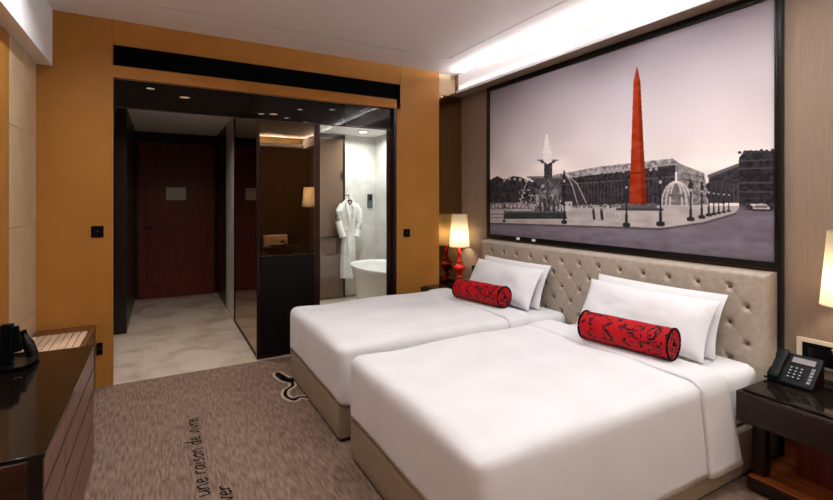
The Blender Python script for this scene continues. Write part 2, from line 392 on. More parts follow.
# vanity, towel and tap in the dark bay
vn = empty('vanity_cabinet', (1.0, 4.4, 0), 'dark vanity cabinet behind the bronze glass screen', 'vanity')
MB().box(0.79, 1.225, 4.15, 4.70, 0.0, 0.80).build('body', M['darkwall'], vn, bevel=0.004)
MB().box(0.78, 1.235, 4.14, 4.72, 0.801, 0.84).build('countertop', M['blackmatte'], vn, bevel=0.003)
MB().tube([(1.0, 4.25, 0.84), (1.0, 4.25, 0.97), (1.0, 4.28, 0.985), (1.0, 4.40, 0.975)], 0.012).build('tap', M['bronze'], vn)
MB().loft([ell(1.0, 4.45, 0.17 * s, 0.15 * s, z) for s, z in ((0.6, 0.841), (0.95, 0.90), (1.0, 0.93), (0.94, 0.93), (0.55, 0.86))]).build('basin', M['black'], vn)
tw = empty('towel', (1.17, 5.44, 0.69), 'cream towel hung on the dark wall behind the vanity', 'towel')
MB().grid(lambda u, v: (1.035 + 0.27 * u, 5.445 - 0.012 * math.sin(PI * v) - 0.004 * math.sin(9 * u), 0.69 + 0.28 * v), 16, 10).build('cloth', M['towel'], tw, solid=0.012)
MB().tube([(1.0, 5.452, 0.985), (1.34, 5.452, 0.985)], 0.008).tube([(1.01, 5.452, 0.985), (1.01, 5.479, 0.985)], 0.006).tube([(1.33, 5.452, 0.985), (1.33, 5.479, 0.985)], 0.006).build('towel_rail', M['bronze'], tw)

# ------------------------------------------------------------------ slot, switches
sl = empty('air_vent', (0.89, YF + 0.02, 2.44), 'long black linear air vent in the ochre wall above the doorway', 'air vent')
MB().box(SX0 + 0.001, SX1 - 0.001, YF + 0.03, YF + 0.044, SZ0 + 0.001, SZ1 - 0.001).build('backing', M['blackmatte'], sl)
fr_ = MB()
fr_.box(SX0 + 0.001, SX1 - 0.001, YF - 0.004, YF + 0.029, SZ0 + 0.001, SZ0 + 0.008).box(SX0 + 0.001, SX1 - 0.001, YF - 0.004, YF + 0.029, SZ1 - 0.008, SZ1 - 0.001)
fr_.box(SX0 + 0.001, SX0 + 0.010, YF - 0.004, YF + 0.029, SZ0 + 0.0081, SZ1 - 0.0081).box(SX1 - 0.010, SX1 - 0.001, YF - 0.004, YF + 0.029, SZ0 + 0.0081, SZ1 - 0.0081)
fr_.build('frame', M['blackmatte'], sl, smooth=False)
s_ = MB()
for k in range(5):
    z = SZ0 + 0.026 + k * 0.025
    s_.box(SX0 + 0.011, SX1 - 0.011, YF + 0.004, YF + 0.028, z - 0.004, z + 0.004)
s_.build('louvre', M['blackmatte'], sl, smooth=False)

def switch(x0, x1, z0, z1, label, name='light_switch', cat='switch'):
    o = empty(name, ((x0 + x1) / 2, YF, (z0 + z1) / 2), label, cat)
    MB().box(x0, x1, YF - 0.010, YF - 0.0005, z0, z1).build('plate', M['blackmatte'], o, bevel=0.003)
    cx = (x0 + x1) / 2; cz = (z0 + z1) / 2
    MB().box(cx - 0.012, cx + 0.012, YF - 0.0135, YF - 0.0105, cz - 0.002, cz + 0.006).build('rocker', M['key'], o)
    return o
switch(-0.436, -0.360, 1.096, 1.178, 'square black switch plate left of the dark doorway on ochre wall')
switch(2.118, 2.192, 1.000, 1.080, 'square black switch plate right of the bathroom opening')
switch(-0.404, -0.366, 0.238, 0.326, 'small black socket low on the ochre wall by the luggage bench', 'wall_socket', 'socket')

# ------------------------------------------------------------------ framed picture
PF={
 'trees_l':[(-0.0131, 0.6324), (0.0451, 0.6028), (0.0941, 0.6324), (0.1409, 0.6099), (0.1856, 0.6197), (0.2286, 0.6542), (0.2391, 0.8077), (-0.0131, 0.8197)],
 'bld':[(0.3467, 0.6204), (0.5407, 0.593), (0.6757, 0.5866), (0.7689, 0.5824), (0.79, 0.6092), (0.8482, 0.6542), (0.8553, 0.7085), (0.8579, 0.788), (0.3467, 0.8)],
 'bldroof':[(0.3467, 0.6204), (0.5407, 0.593), (0.6757, 0.5866), (0.7689, 0.5824), (0.79, 0.6092), (0.8482, 0.6542), (0.8507, 0.6711), (0.7739, 0.612), (0.6757, 0.6197), (0.3467, 0.6493)],
 'treer':[(0.8553, 0.6838), (0.8697, 0.6683), (0.8882, 0.6859), (0.9038, 0.7113), (0.9106, 0.7831), (0.8553, 0.7838)],
 'ped':[(0.8604, 0.6676), (0.9279, 0.6275), (0.9321, 0.7789), (0.8604, 0.7796)],
 'bldr':[(0.9279, 0.6021), (0.9405, 0.5746), (1.0021, 0.5866), (1.0021, 0.7824), (0.9279, 0.7831)],
 'plaza':[(-0.0131, 0.8056), (0.5407, 0.7915), (0.9321, 0.7908), (0.919, 0.8183), (0.8482, 0.8592), (0.7351, 0.8937), (0.5407, 0.9), (-0.0131, 0.9204)],
 'curb':[(-0.0131, 0.9204), (0.5407, 0.9), (0.7351, 0.8937), (0.8482, 0.8592), (0.919, 0.8183), (0.9237, 0.8246), (0.8507, 0.8669), (0.7351, 0.9049), (0.5407, 0.9106), (-0.0131, 0.9338)],
 'basin':[(0.0941, 0.8373), (0.4007, 0.8275), (0.4091, 0.8718), (0.0881, 0.8901)],
 'ob':[(0.6647, 0.1268), (0.6537, 0.1993), (0.644, 0.631), (0.6411, 0.7859), (0.6955, 0.7852), (0.6896, 0.6352), (0.6757, 0.2077)],
 'obside':[(0.6647, 0.1268), (0.6681, 0.2042), (0.6757, 0.6338), (0.679, 0.7852), (0.6955, 0.7852), (0.6896, 0.6352), (0.6757, 0.2077)],
 'obbase':[(0.6179, 0.781), (0.7208, 0.7803), (0.7267, 0.8077), (0.6111, 0.8106)],
 'bowl':[(0.2231, 0.6225), (0.4091, 0.6373), (0.3783, 0.669), (0.2644, 0.662)],
 'stem':[(0.2746, 0.657), (0.3783, 0.6634), (0.3872, 0.8275), (0.2543, 0.8317)],
 'tier':[(0.2746, 0.5246), (0.3648, 0.5366), (0.3467, 0.5542), (0.2944, 0.5479)],
 'statue':[(0.3041, 0.5465), (0.342, 0.5507), (0.342, 0.638), (0.3041, 0.6352)],
 'spray':[(0.3163, 0.3831), (0.3281, 0.4732), (0.342, 0.5394), (0.2944, 0.5331), (0.3087, 0.4697)],
 'fount2':[(0.7794, 0.6613), (0.7929, 0.6972), (0.8085, 0.7493), (0.8161, 0.788), (0.741, 0.7894), (0.752, 0.7394), (0.7659, 0.6958)],
 'cars':[(0.9279, 0.7831), (0.9447, 0.7768), (0.957, 0.7901), (0.973, 0.7789), (1.0, 0.7803), (1.0, 0.8085), (0.9279, 0.8063)],
 'car2':[(0.957, 0.7901), (0.9671, 0.781), (0.9831, 0.7824), (0.9907, 0.7972), (0.9886, 0.8085), (0.957, 0.8099)],
}
PP= [((0.631, 0.6592), 0.888, 1), ((0.7351, 0.6394), 0.8754, 1), ((0.8161, 0.6894), 0.8486, 0.8), ((0.8435, 0.7), 0.838, 0.7), ((0.8604, 0.7092), 0.8289, 0.6), ((0.8722, 0.7176), 0.8246, 0.5), ((0.8836, 0.7225), 0.8197, 0.45), ((0.895, 0.7268), 0.8155, 0.4), ((0.9059, 0.731), 0.8113, 0.35), ((0.396, 0.6134), 0.8894, 1), ((0.0881, 0.7908), 0.9035, 0.7)]
PJ= [[(0.2286, 0.6296), (0.2075, 0.6775), (0.1801, 0.7838)], [(0.4049, 0.6197), (0.4302, 0.6831), (0.4513, 0.7817)], [(0.4049, 0.6197), (0.4513, 0.6782), (0.4871, 0.7817)], [(0.3231, 0.6479), (0.2847, 0.7056), (0.2644, 0.8254)], [(0.3231, 0.6479), (0.3606, 0.7077), (0.3783, 0.8225)]]
def paint(W=640, Hh=384):
    rng = np.random.default_rng(3)
    uu, vv = np.meshgrid((np.arange(W) + 0.5) / W, (np.arange(Hh) + 0.5) / Hh)
    def blur_noise(nx, ny):
        g0 = rng.random((ny + 2, nx + 2)); x = uu * nx; y = vv * ny
        xi = x.astype(int); yi = y.astype(int); fx = x - xi; fy = y - yi
        fx = fx * fx * (3 - 2 * fx); fy = fy * fy * (3 - 2 * fy)
        return (g0[yi, xi] * (1 - fx) + g0[yi, xi + 1] * fx) * (1 - fy) + (g0[yi + 1, xi] * (1 - fx) + g0[yi + 1, xi + 1] * fx) * fy
    n1 = blur_noise(8, 5); n2 = blur_noise(40, 60); n3 = blur_noise(150, 100); n4 = rng.random((Hh, W))
    top = np.array([148, 137, 146.]); hz = np.array([226, 214, 209.])
    t = np.clip((vv - 0.02) / 0.6, 0, 1)[..., None] ** 0.9
    img = top * (1 - t) + hz * t
    img += ((n1 - 0.5) * 16)[..., None]
    cl = np.clip((blur_noise(6, 16) - 0.45) * 3, 0, 1) * np.clip((vv - 0.42) * 6, 0, 1)
    img += cl[..., None] * np.array([18, 16, 12.])
    def inside(poly):
        ins = np.zeros((Hh, W), bool); k = len(poly)
        for i in range(k):
            x0, y0 = poly[i]; x1, y1 = poly[(i + 1) % k]
            if y0 == y1: continue
            cond = (y0 > vv) != (y1 > vv)
            ins ^= cond & (uu < (x1 - x0) * (vv - y0) / (y1 - y0) + x0)
        return ins
    def fill(poly, colr, var=0.0, nz=None, wob=0.0):
        mk = inside(poly)
        arr = np.array(colr, float)[None, None] + (0 if nz is None else ((nz - 0.5) * 2 * var)[..., None])
        img[mk] = np.broadcast_to(arr, img.shape)[mk]; return mk
    def line(p, q, wd, colr, al=1.0):
        px, py = p; qx, qy = q; asp = 1.64
        dx, dy = (qx - px) * asp, qy - py; L2 = dx * dx + dy * dy + 1e-12
        tt = np.clip((((uu - px) * asp) * dx + (vv - py) * dy) / L2, 0, 1)
        ds = np.hypot((uu - px) * asp - tt * dx, vv - py - tt * dy)
        a = np.clip((wd - ds) / 0.0025 + 0.5, 0, 1)[..., None] * al
        img[:] = img * (1 - a) + np.array(colr, float) * a
    def blob(cu, cv, rr, colr, var=30):
        mk = np.hypot((uu - cu) * 1.64, vv - cv) + (n3 - 0.5) * rr * 0.9 < rr
        img[mk] = (np.array(colr, float) + ((n4 - 0.5) * var)[..., None])[mk]
    # buildings
    fill(PF['bld'], (50, 45, 49), 18, n3)
    for k in range(40):                                   # colonnade
        u0 = 0.36 + k * 0.0122
        if u0 < 0.77: line((u0, 0.675), (u0, 0.775), 0.0022, (84, 78, 81), 0.7)
    for v0 in (0.665, 0.785): line((0.347, v0 + 0.015), (0.85, v0 - 0.004), 0.003, (104, 98, 100), 0.6)
    fill(PF['bldroof'], (142, 134, 134), 50, n3)
    for k in range(24): blob(0.36 + 0.4 * rng.random(), 0.625 - 0.04 * rng.random() * 0.4, 0.008, (158, 150, 148), 40)
    right = [(0.775, 0.6), (0.79, 0.6092), (0.8482, 0.6542), (0.8553, 0.7085), (0.8579, 0.788), (0.785, 0.79)]
    fill(right, (128, 120, 118), 26, n3)
    for r_ in range(5):
        for k in range(8): blob(0.795 + k * 0.0075, 0.65 + r_ * 0.026 + k * 0.003, 0.0035, (76, 70, 72), 20)
    fill(PF['ped'], (54, 49, 53), 14, n3); line((0.8604, 0.668), (0.9279, 0.6285), 0.006, (98, 92, 92))
    for k in range(7): line((0.872 + k * 0.009, 0.70), (0.872 + k * 0.009, 0.775), 0.002, (90, 84, 84), 0.8)
    fill(PF['bldr'], (44, 40, 43), 16, n3)
    for v0 in (0.615, 0.645, 0.70, 0.735): line((0.928, v0), (1.0, v0 + 0.003), 0.0025, (84, 78, 80), 0.8)
    for k in range(5): blob(0.94 + k * 0.013, 0.675, 0.006, (36, 33, 36), 10)
    for k in range(7): blob(0.93 + k * 0.011, 0.582, 0.006, (60, 55, 58), 20)
    for k in range(16): blob(0.857 + 0.05 * rng.random(), 0.70 + 0.07 * rng.random(), 0.014, (58, 54, 56), 40)
    fill(PF['trees_l'], (46, 42, 45), 30, n3)
    for k in range(50): blob(0.24 * rng.random(), 0.64 + 0.14 * rng.random(), 0.016, (36 + 30 * rng.random(),) * 3, 50)
    for k in range(5): blob(0.09 + 0.03 * k, 0.625 + 0.02 * rng.random(), 0.012, (160, 150, 148), 50)
    fill([(0.225, 0.655), (0.30, 0.65), (0.36, 0.645), (0.36, 0.80), (0.225, 0.81)], (56, 51, 54), 30, n3)
    # ground
    mk = vv > np.where(uu < 0.93, 0.795, 0.80)
    road = np.array([118, 108, 118.]) + ((n2 - 0.5) * 14)[..., None] + ((blur_noise(3, 50) - 0.5) * 14)[..., None]
    img[mk] = road[mk]
    fill(PF['plaza'], (176, 166, 162), 12, n2)
    fill([(-0.01, 0.785), (0.25, 0.78), (0.25, 0.82), (-0.01, 0.83)], (120, 112, 114), 30, n3)
    for k in range(9): blob(0.02 + 0.022 * k, 0.80 + 0.01 * rng.random(), 0.010, (180, 170, 168), 60)
    line((-0.01, 0.862), (0.1, 0.858), 0.004, (110, 102, 106)); line((-0.01, 0.885), (0.1, 0.88), 0.003, (120, 112, 114))
    fill(PF['curb'], (88, 80, 86), 8, n2)
    for k in range(16): line((0.42 + 0.012 * k, 0.835), (0.42 + 0.012 * k, 0.855), 0.0018, (120, 112, 112), 0.7)
    for k in range(60):                                  # crowd and cars in front of the colonnade
        blob(0.42 + 0.22 * rng.random(), 0.79 + 0.012 * rng.random(), 0.006, (60 + 80 * rng.random(),) * 3, 40)
    # great fountain
    fill(PF['basin'], (54, 58, 56), 12, n3); line((0.09, 0.842), (0.402, 0.832), 0.005, (100, 98, 98))
    line((0.09, 0.893), (0.41, 0.874), 0.003, (190, 182, 178))
    fill(PF['stem'], (84, 78, 80), 40, n3)
    for k in range(60): blob(0.262 + 0.118 * rng.random(), 0.68 + 0.14 * rng.random(), 0.008 + 0.006 * rng.random(), (50 + 120 * rng.random(),) * 3, 50)
    for k in range(5): blob(0.285 + 0.022 * k, 0.79, 0.010, (46, 42, 46), 14); line((0.285 + 0.022 * k, 0.76), (0.285 + 0.022 * k, 0.83), 0.007, (56, 52, 54), 0.8)
    fill(PF['bowl'], (72, 67, 70), 20, n3); line((0.221, 0.624), (0.411, 0.639), 0.006, (120, 112, 114))
    fill(PF['statue'], (62, 56, 60), 24, n3)
    for k in range(8): blob(0.306 + 0.034 * rng.random(), 0.565 + 0.06 * rng.random(), 0.011, (56, 50, 54), 40)
    fill(PF['tier'], (70, 64, 68), 18, n3); line((0.272, 0.5255), (0.367, 0.538), 0.004, (110, 100, 104))
    for k in range(90):
        q = rng.random() ** 0.8; blob(0.317 + (rng.random() - 0.5) * 0.030 * q, 0.385 + 0.15 * q, 0.009 + 0.011 * q, (228, 220, 216), 40)
    for jx in PJ:
        for p, q in zip(jx[:-1], jx[1:]): line(p, q, 0.0035, (206, 198, 194), 0.35 if jx in PJ[3:] else 0.7)
    for k in range(40): blob(0.165 + 0.10 * rng.random(), 0.70 + 0.12 * rng.random() , 0.005, (190, 180, 178), 60)
    for k in range(26): blob(0.37 + 0.06 * rng.random(), 0.77 + 0.055 * rng.random(), 0.006, (200, 192, 188), 50)
    # second fountain
    mk = (((uu - 0.778) / 0.040) ** 2 + ((vv - 0.79) / 0.105) ** 2 < 1) & (vv < 0.79)
    img[mk] = (np.array([118, 110, 110.]) + ((n3 - 0.5) * 60)[..., None])[mk]
    for e_ in (0.4, 0.7, 1.0):
        pts_ = [(0.778 + 0.040 * e_ * math.cos(t), 0.79 - 0.105 * math.sin(t)) for t in [PI * k / 14 for k in range(15)]]
        for p, q in zip(pts_[:-1], pts_[1:]): line(p, q, 0.004, (206, 198, 196), 0.7)
    blob(0.778, 0.72, 0.012, (92, 86, 88)); line((0.76, 0.745), (0.796, 0.748), 0.006, (96, 90, 92)); line((0.778, 0.66), (0.778, 0.78), 0.004, (110, 104, 104)); line((0.778, 0.645), (0.778, 0.69), 0.004, (226, 220, 216))
    # obelisk
    fill(PF['obbase'], (92, 86, 88), 16, n3); line((0.60, 0.812), (0.74, 0.81), 0.006, (70, 64, 68))
    fill(PF['ob'], (150, 50, 22), 14, n2); fill(PF['obside'], (116, 36, 16), 12, n2)
    line((0.640, 0.636), (0.694, 0.640), 0.005, (110, 34, 16))
    # lamp posts, people, cars
    for (u, v0), v1, s in PP:
        line((u, v0 + 0.03 * s), (u, v1), 0.0042 * s, (40, 36, 40)); blob(u, v0 + 0.02 * s, 0.014 * s, (48, 44, 48), 10)
        line((u, v0 - 0.008 * s), (u, v0 + 0.05 * s), 0.006 * s, (44, 40, 44)); line((u - 0.006 * s, v1), (u + 0.006 * s, v1), 0.011 * s, (46, 42, 46)); line((u, v1 - 0.05 * s), (u, v1), 0.007 * s, (44, 40, 42))
        blob(u, v0 + 0.045 * s, 0.007 * s, (170, 160, 158), 20)
    for u in (0.5146, 0.5445):
        line((u, 0.825), (u + 0.003, 0.862), 0.008, (52, 46, 52)); blob(u, 0.812, 0.006, (60, 54, 58))
    fill(PF['cars'], (76, 70, 74), 30, n3); fill(PF['car2'], (186, 178, 176), 20, n3)
    line((0.957, 0.806), (0.99, 0.806), 0.004, (50, 46, 48)); line((0.962, 0.793), (0.984, 0.793), 0.003, (80, 74, 78))
    img += ((n4 - 0.5) * 7)[..., None]
    return np.clip(img, 0, 255) / 255
def picture():
    W, Hh = 640, 384
    im = paint(2 * W, 2 * Hh); im = (im[0::2, 0::2] + im[1::2, 0::2] + im[0::2, 1::2] + im[1::2, 1::2]) / 4; L = np.where(im <= 0.04045, im / 12.92, ((im + 0.055) / 1.055) ** 2.4)
    yL, yR, zT, zB, x = 3.547, 1.172, 2.440, 1.020, 2.816
    zt0, zb0 = 2.455, 1.035
    pic = empty('framed_picture', (2.83, 2.37, 1.0), 'wide black framed city square photograph with red obelisk above the headboard', 'picture')
    # canvas: one quad per print dot
    ys = yL + (yR - yL) * (np.arange(W + 1) / W); zs = zt0 + (zb0 - zt0) * (np.arange(Hh + 1) / Hh)
    Y, Z = np.meshgrid(ys, zs); off = wloc(pic)
    co = np.stack([np.full(Y.size, x - off.x), Y.ravel() - off.y, Z.ravel() - off.z], 1).astype(np.float32)
    a = (np.arange(Hh)[:, None] * (W + 1) + np.arange(W)[None]).ravel()
    fi = np.stack([a, a + W + 1, a + W + 2, a + 1], 1).astype(np.int32)
    me = bpy.data.meshes.new('canvas'); me.vertices.add(len(co)); me.vertices.foreach_set('co', co.ravel())
    me.loops.add(fi.size); me.loops.foreach_set('vertex_index', fi.ravel())
    me.polygons.add(len(fi)); me.polygons.foreach_set('loop_start', (np.arange(len(fi)) * 4).astype(np.int32))
    me.update(); me.validate()
    at = me.color_attributes.new('print', 'FLOAT_COLOR', 'CORNER')
    rgba = np.ones((len(fi), 4), np.float32); rgba[:, :3] = L.reshape(-1, 3)
    at.data.foreach_set('color', np.repeat(rgba, 4, axis=0).ravel())
    m = mat('photo_print', (128, 128, 128), 0.6, spec=0.06); n, l, b = nodes(m)
    an = n.new('ShaderNodeAttribute'); an.attribute_name = 'print'; l.new(an.outputs['Color'], b.inputs['Base Color'])
    me.materials.append(m)
    o = bpy.data.objects.new('canvas', me); COL.objects.link(o); o.parent = pic
    f0, f1, z0, z1 = 3.585, 1.157, 1.003, 2.470; xf = 2.800
    MB().box(2.8165, XR - 0.001, f1 + 0.002, f0 - 0.002, z0 + 0.002, z1 - 0.002).build('backing_board', M['blackmatte'], pic)
    MB().box(xf, 2.8160, yL - 0.001, f0, z0, z1).build('frame_side', M['black'], pic, bevel=0.002)
    MB().box(xf, 2.8160, f1, yR - 0.003, z0, z1).build('frame_side', M['black'], pic, bevel=0.002)
    MB().box(xf, 2.8160, yR - 0.003, yL - 0.001, 2.428, z1).build('frame_top', M['black'], pic, bevel=0.002)
    MB().box(xf, 2.8160, yR - 0.003, yL - 0.001, z0, 1.040).build('frame_bottom', M['black'], pic, bevel=0.002)
    for y in (3.125, 2.93):
        MB().box(xf - 0.006, xf - 0.0005, y - 0.02, y + 0.02, 1.012, 1.034).build('clip', M['white'], pic, bevel=0.002)  # two small white marks on the lower frame, built as raised blocks
picture()

# ------------------------------------------------------------------ headboard
HX, HY0, HY1, HZ = 2.715, 1.161, 3.560, 0.986
btn = []
for r_ in range(5):
    z = 0.893 - 0.0975 * r_
    k = 0
    while True:
        y = 1.345 + 0.1715 * k - (0.0858 if r_ % 2 else 0)
        if y > HY1 - 0.06: break
        btn.append((y, z)); k += 1
allb = list(btn)
for r_ in range(5, 9):
    z = 0.893 - 0.0975 * r_
    allb += [(1.345 + 0.1715 * k - (0.0858 if r_ % 2 else 0), z) for k in range(13)]
hb = empty('headboard', (2.78, 2.364, 0), 'long button-tufted taupe leather headboard behind both beds', 'headboard')
def hfront(u, v):
    y = HY0 + (HY1 - HY0) * u; z = 0.02 + (HZ - 0.02) * v
    x = HX
    d = min(y - HY0, HY1 - y, HZ - z)
    R = 0.028
    if d < R: x += R - math.sqrt(max(R * R - (R - d) ** 2, 0))
    fade = min(1, max(0, (d - 0.02) / 0.05))
    kk = (y - 1.345) / 0.1715; q = (0.893 - z) / 0.0975
    # diamond pleats between buttons: |sin| creases along both diagonals
    s1 = abs(math.sin(PI * (kk + q / 2))); s2 = abs(math.sin(PI * (kk - q / 2)))
    x += fade * 0.0022 * (math.exp(-(s1 / 0.22) ** 2) + math.exp(-(s2 / 0.22) ** 2))
    for by, bz in allb:
        dy, dz = y - by, z - bz
        if abs(dy) < 0.06 and abs(dz) < 0.06: x += 0.020 * math.exp(-(dy * dy + dz * dz) / (2 * 0.0115 ** 2))
    return (x, y, z)
mb = MB().grid(hfront, 330, 136)
mb.grid(lambda u, v: (HX + 0.028 + (2.838 - HX - 0.028) * u, HY0, 0.02 + (HZ - 0.02) * v), 4, 20)
mb.grid(lambda u, v: (HX + 0.028 + (2.838 - HX - 0.028) * u, HY1, 0.02 + (HZ - 0.02) * v), 4, 20)
mb.grid(lambda u, v: (HX + 0.028 + (2.838 - HX - 0.028) * u, HY0 + (HY1 - HY0) * v, HZ), 4, 40)
mb.build('padding', M['uphol'], hb, angle=60)
MB().box(2.79, 2.838, HY0 + 0.03, HY1 - 0.03, 0.0, 0.02).build('plinth', M['black'], hb)
b0 = MB().lathe([(0.0005, -0.005), (0.006, -0.0045), (0.010, -0.002), (0.0105, 0.004)], tuple(hb.location), 12, 'x')
bo = None
for y, z in btn:
    if bo is None:
        bo = b0.build('button', M['button'], hb); o = bo
    else:
        o = bo.copy(); COL.objects.link(o)
    o.location = (HX + 0.0145 - hb.location.x, y - hb.location.y, z - hb.location.z)

# ------------------------------------------------------------------ beds
def rsheet(x0, x1, y0, y1, zt, r, hem, res=0.03, puff=0.0, seed=0, wav=0.0, bulge=0.0):
    """A cloth lying on a box: top, foot side, both long sides; hem(side, s) is the height of its lower edge."""
    def rp(p):
        q = Vector((min(max(p.x, x0 + r), x1), min(max(p.y, y0 + r), y1 - r), min(p.z, zt - r)))
        d = p - q
        return q + d.normalized() * r if d.length > 1e-9 else p
    def fin(x, y, z, drop):
        p = rp(Vector((x, y, z)))
        c = Vector(((x0 + x1) / 2, (y0 + y1) / 2, zt - 0.2))
        nz = noise.noise(Vector((p.x * 2.2 + seed, p.y * 2.2, p.z * 2.2)))
        n2 = noise.noise(Vector((p.x * 6 + seed, p.y * 6, p.z * 3)))
        if drop <= 0: p.z += puff * nz + 0.25 * puff * n2
        else:
            k = min(1, drop / 0.25)
            out = Vector((0, 0, 0))
            if p.y < y0 + r * 0.5: out.y -= 1
            if p.y > y1 - r * 0.5: out.y += 1
            if p.x < x0 + r * 0.5: out.x -= 1
            if out.y and p.x > 1.0: out.y *= 1 + 1.5 * min(1, (p.x - 1.0) / 0.5)
            p += out * (0.001 + wav * k * 0.5) + out * (wav * k * (nz + 0.4 * n2) + bulge * math.sin(PI * min(1, drop / 0.3)))
        return tuple(p)
    mb = MB()
    nx, ny = int((x1 - x0) / res), int((y1 - y0) / res); nz_ = 14
    mb.grid(lambda u, v: fin(x0 + (x1 - x0) * u, y0 + (y1 - y0) * v, zt, 0), nx, ny)
    def side(fx):
        def f(u, v):
            x, y, s = fx(u); hz = hem(x, y); z = zt + (hz - zt) * v
            return fin(x, y, z, zt - z if v > 0 else 0)
        return f
    mb.grid(side(lambda u: (x0 + (x1 - x0) * u, y0, u)), nx, nz_)
    mb.grid(side(lambda u: (x0 + (x1 - x0) * u, y1, u)), nx, nz_)
    mb.grid(side(lambda u: (x0, y0 + (y1 - y0) * u, u)), ny, nz_)
    return mb

def rbox(x0, x1, y0, y1, z0, z1, r, res=0.04):
    def rp(x, y, z):
        p = Vector((x, y, z))
        q = Vector((min(max(x, x0 + r), x1 - r), min(max(y, y0 + r), y1 - r), min(max(z, z0 + r), z1 - r)))
        d = p - q
        return tuple(q + d.normalized() * r) if d.length > 1e-9 else tuple(p)
    mb = MB(); nx, ny, nz = [max(6, int(a / res)) for a in (x1 - x0, y1 - y0, z1 - z0)]
    for z in (z0, z1): mb.grid(lambda u, v: rp(x0 + (x1 - x0) * u, y0 + (y1 - y0) * v, z), nx, ny)
    for y in (y0, y1): mb.grid(lambda u, v: rp(x0 + (x1 - x0) * u, y, z0 + (z1 - z0) * v), nx, nz)
    for x in (x0, x1): mb.grid(lambda u, v: rp(x, y0 + (y1 - y0) * u, z0 + (z1 - z0) * v), ny, nz)
    return mb

BX0, BX1, BY0, BY1 = 0.872, 2.600, 1.165, 2.274
def make_bed(label):
    b = empty('twin_bed', (1.75, (BY0 + BY1) / 2, 0), label, 'bed', 'twin beds')
    MB().box(BX0 + 0.02, BX1 - 0.02, BY0 + 0.02, BY1 - 0.02, 0.0, 0.019).build('plinth', M['black'], b)
    rbox(BX0, BX1, BY0, BY1, 0.02, 0.232, 0.014, 0.03).build('bed_base', M['bedbase'], b, angle=60, merge=True)
    rbox(BX0 + 0.03, 2.700, BY0 + 0.022, BY1 - 0.022, 0.233, 0.515, 0.05).build('mattress', M['sheet'], b, angle=60, merge=True)
    return b
def make_duvet(label):
    d = empty('duvet', (1.6, (BY0 + BY1) / 2, 0.25), label, 'duvet', 'duvets on the twin beds')
    def hem(x, y):
        if abs(x - 0.873) < 0.002: e = min(y - BY0, BY1 - y); return 0.240 - 0.02 * (1 - min(1, max(0, e) / 0.06))
        k = min(1, max(0, (x - 0.9) / 0.4)); return 0.215 + (0.122 - 0.215) * k
    rsheet(0.873, 2.200, BY0 - 0.006, BY1 + 0.006, 0.545, 0.05, hem, 0.025, 0.013, 3, 0.004, 0.0).build('duvet_cover', M['sheet'], d, angle=70, merge=True, solid=0.012)
    prof = []
    y0, y1, zt, r, zb = BY0 - 0.026, BY1 + 0.026, 0.560, 0.08, 0.122
    for k in range(11): prof.append((y0 - 0.012 + 0.012 * k / 10, zb + (zt - r - zb) * k / 10))
    for k in range(1, 9): a = PI / 2 * k / 8; prof.append((y0 + r - r * math.cos(a), zt - r + r * math.sin(a)))
    for k in range(1, 20): prof.append((y0 + r + (y1 - y0 - 2 * r) * k / 20, zt))
    for k in range(9): a = PI / 2 * k / 8; prof.append((y1 - r + r * math.sin(a), zt - r + r * math.cos(a)))
    for k in range(1, 11): prof.append((y1 + 0.012 * k / 10, zt - r - (zt - r - zb) * k / 10))
    P_ = len(prof) - 1
    def fl(u, v):
        i = v * P_; i0 = min(int(i), P_ - 1); f = i - i0
        y = prof[i0][0] * (1 - f) + prof[i0 + 1][0] * f; z = prof[i0][1] * (1 - f) + prof[i0 + 1][1] * f
        dr = max(0, zt - r - z)
        x = 2.095 + 0.21 * u + dr / 0.37 * (0.045 + 0.06 * u)
        n_ = noise.noise(Vector((x * 5, y * 3, z * 4)))
        e = math.sqrt(max(0, 1 - (2 * u - 1) ** 6))
        lift = -0.016 * (1 - e)
        if z > zt - r * 0.5: z += 0.004 * n_ + lift
        elif y < (y0 + y1) / 2: y -= lift * 0.8 + 0.006 * n_
        else: y += lift * 0.8 + 0.006 * n_
        return (x, y, z)
    MB().grid(fl, 22, P_).build('turned_down_flap', M['sheet'], d, angle=70, solid=0.016)
    return d
bed = make_bed('nearer twin bed with taupe upholstered base, closest to the camera')
bed2 = copy_tree(bed); DY = 1.275
bed2.location.y += DY; bed2['label'] = 'farther twin bed with taupe base, standing by the ochre wall'
dv = make_duvet('smooth white duvet spread over the nearer bed')
dv2 = copy_tree(dv); dv2.location.y += DY; dv2['label'] = 'smooth white duvet spread over the farther bed'

# pillows
def pillow_mb(w, h, tf, tb, seed):
    mb = MB(); N, K = 34, 22
    def f(sgn):
        def g(u, v):
            a, b2 = 2 * u - 1, 2 * v - 1
            prof = (max(0, 1 - abs(a) ** 3.2) ** 0.55) * (max(0, 1 - abs(b2) ** 2.6) ** 0.55)
            pin = 1 - 0.07 * (1 - abs(a)) * abs(b2) ** 3 * 0 - 0.05 * (1 - a * a) * b2 * b2
            pin2 = 1 - 0.05 * (1 - b2 * b2) * a * a
            n_ = noise.noise(Vector((a * 1.8 + seed, b2 * 1.8, sgn * 0.3 + seed))) + 0.4 * noise.noise(Vector((a * 5 + seed, b2 * 4, sgn)))
            return (sgn * ((tb if sgn > 0 else tf) * prof * (1 + 0.13 * n_) + 0.0015), w / 2 * a * pin2, h / 2 * b2 * pin)
        return g
    mb.grid(f(1), N, K); mb.grid(f(-1), N, K)
    return mb
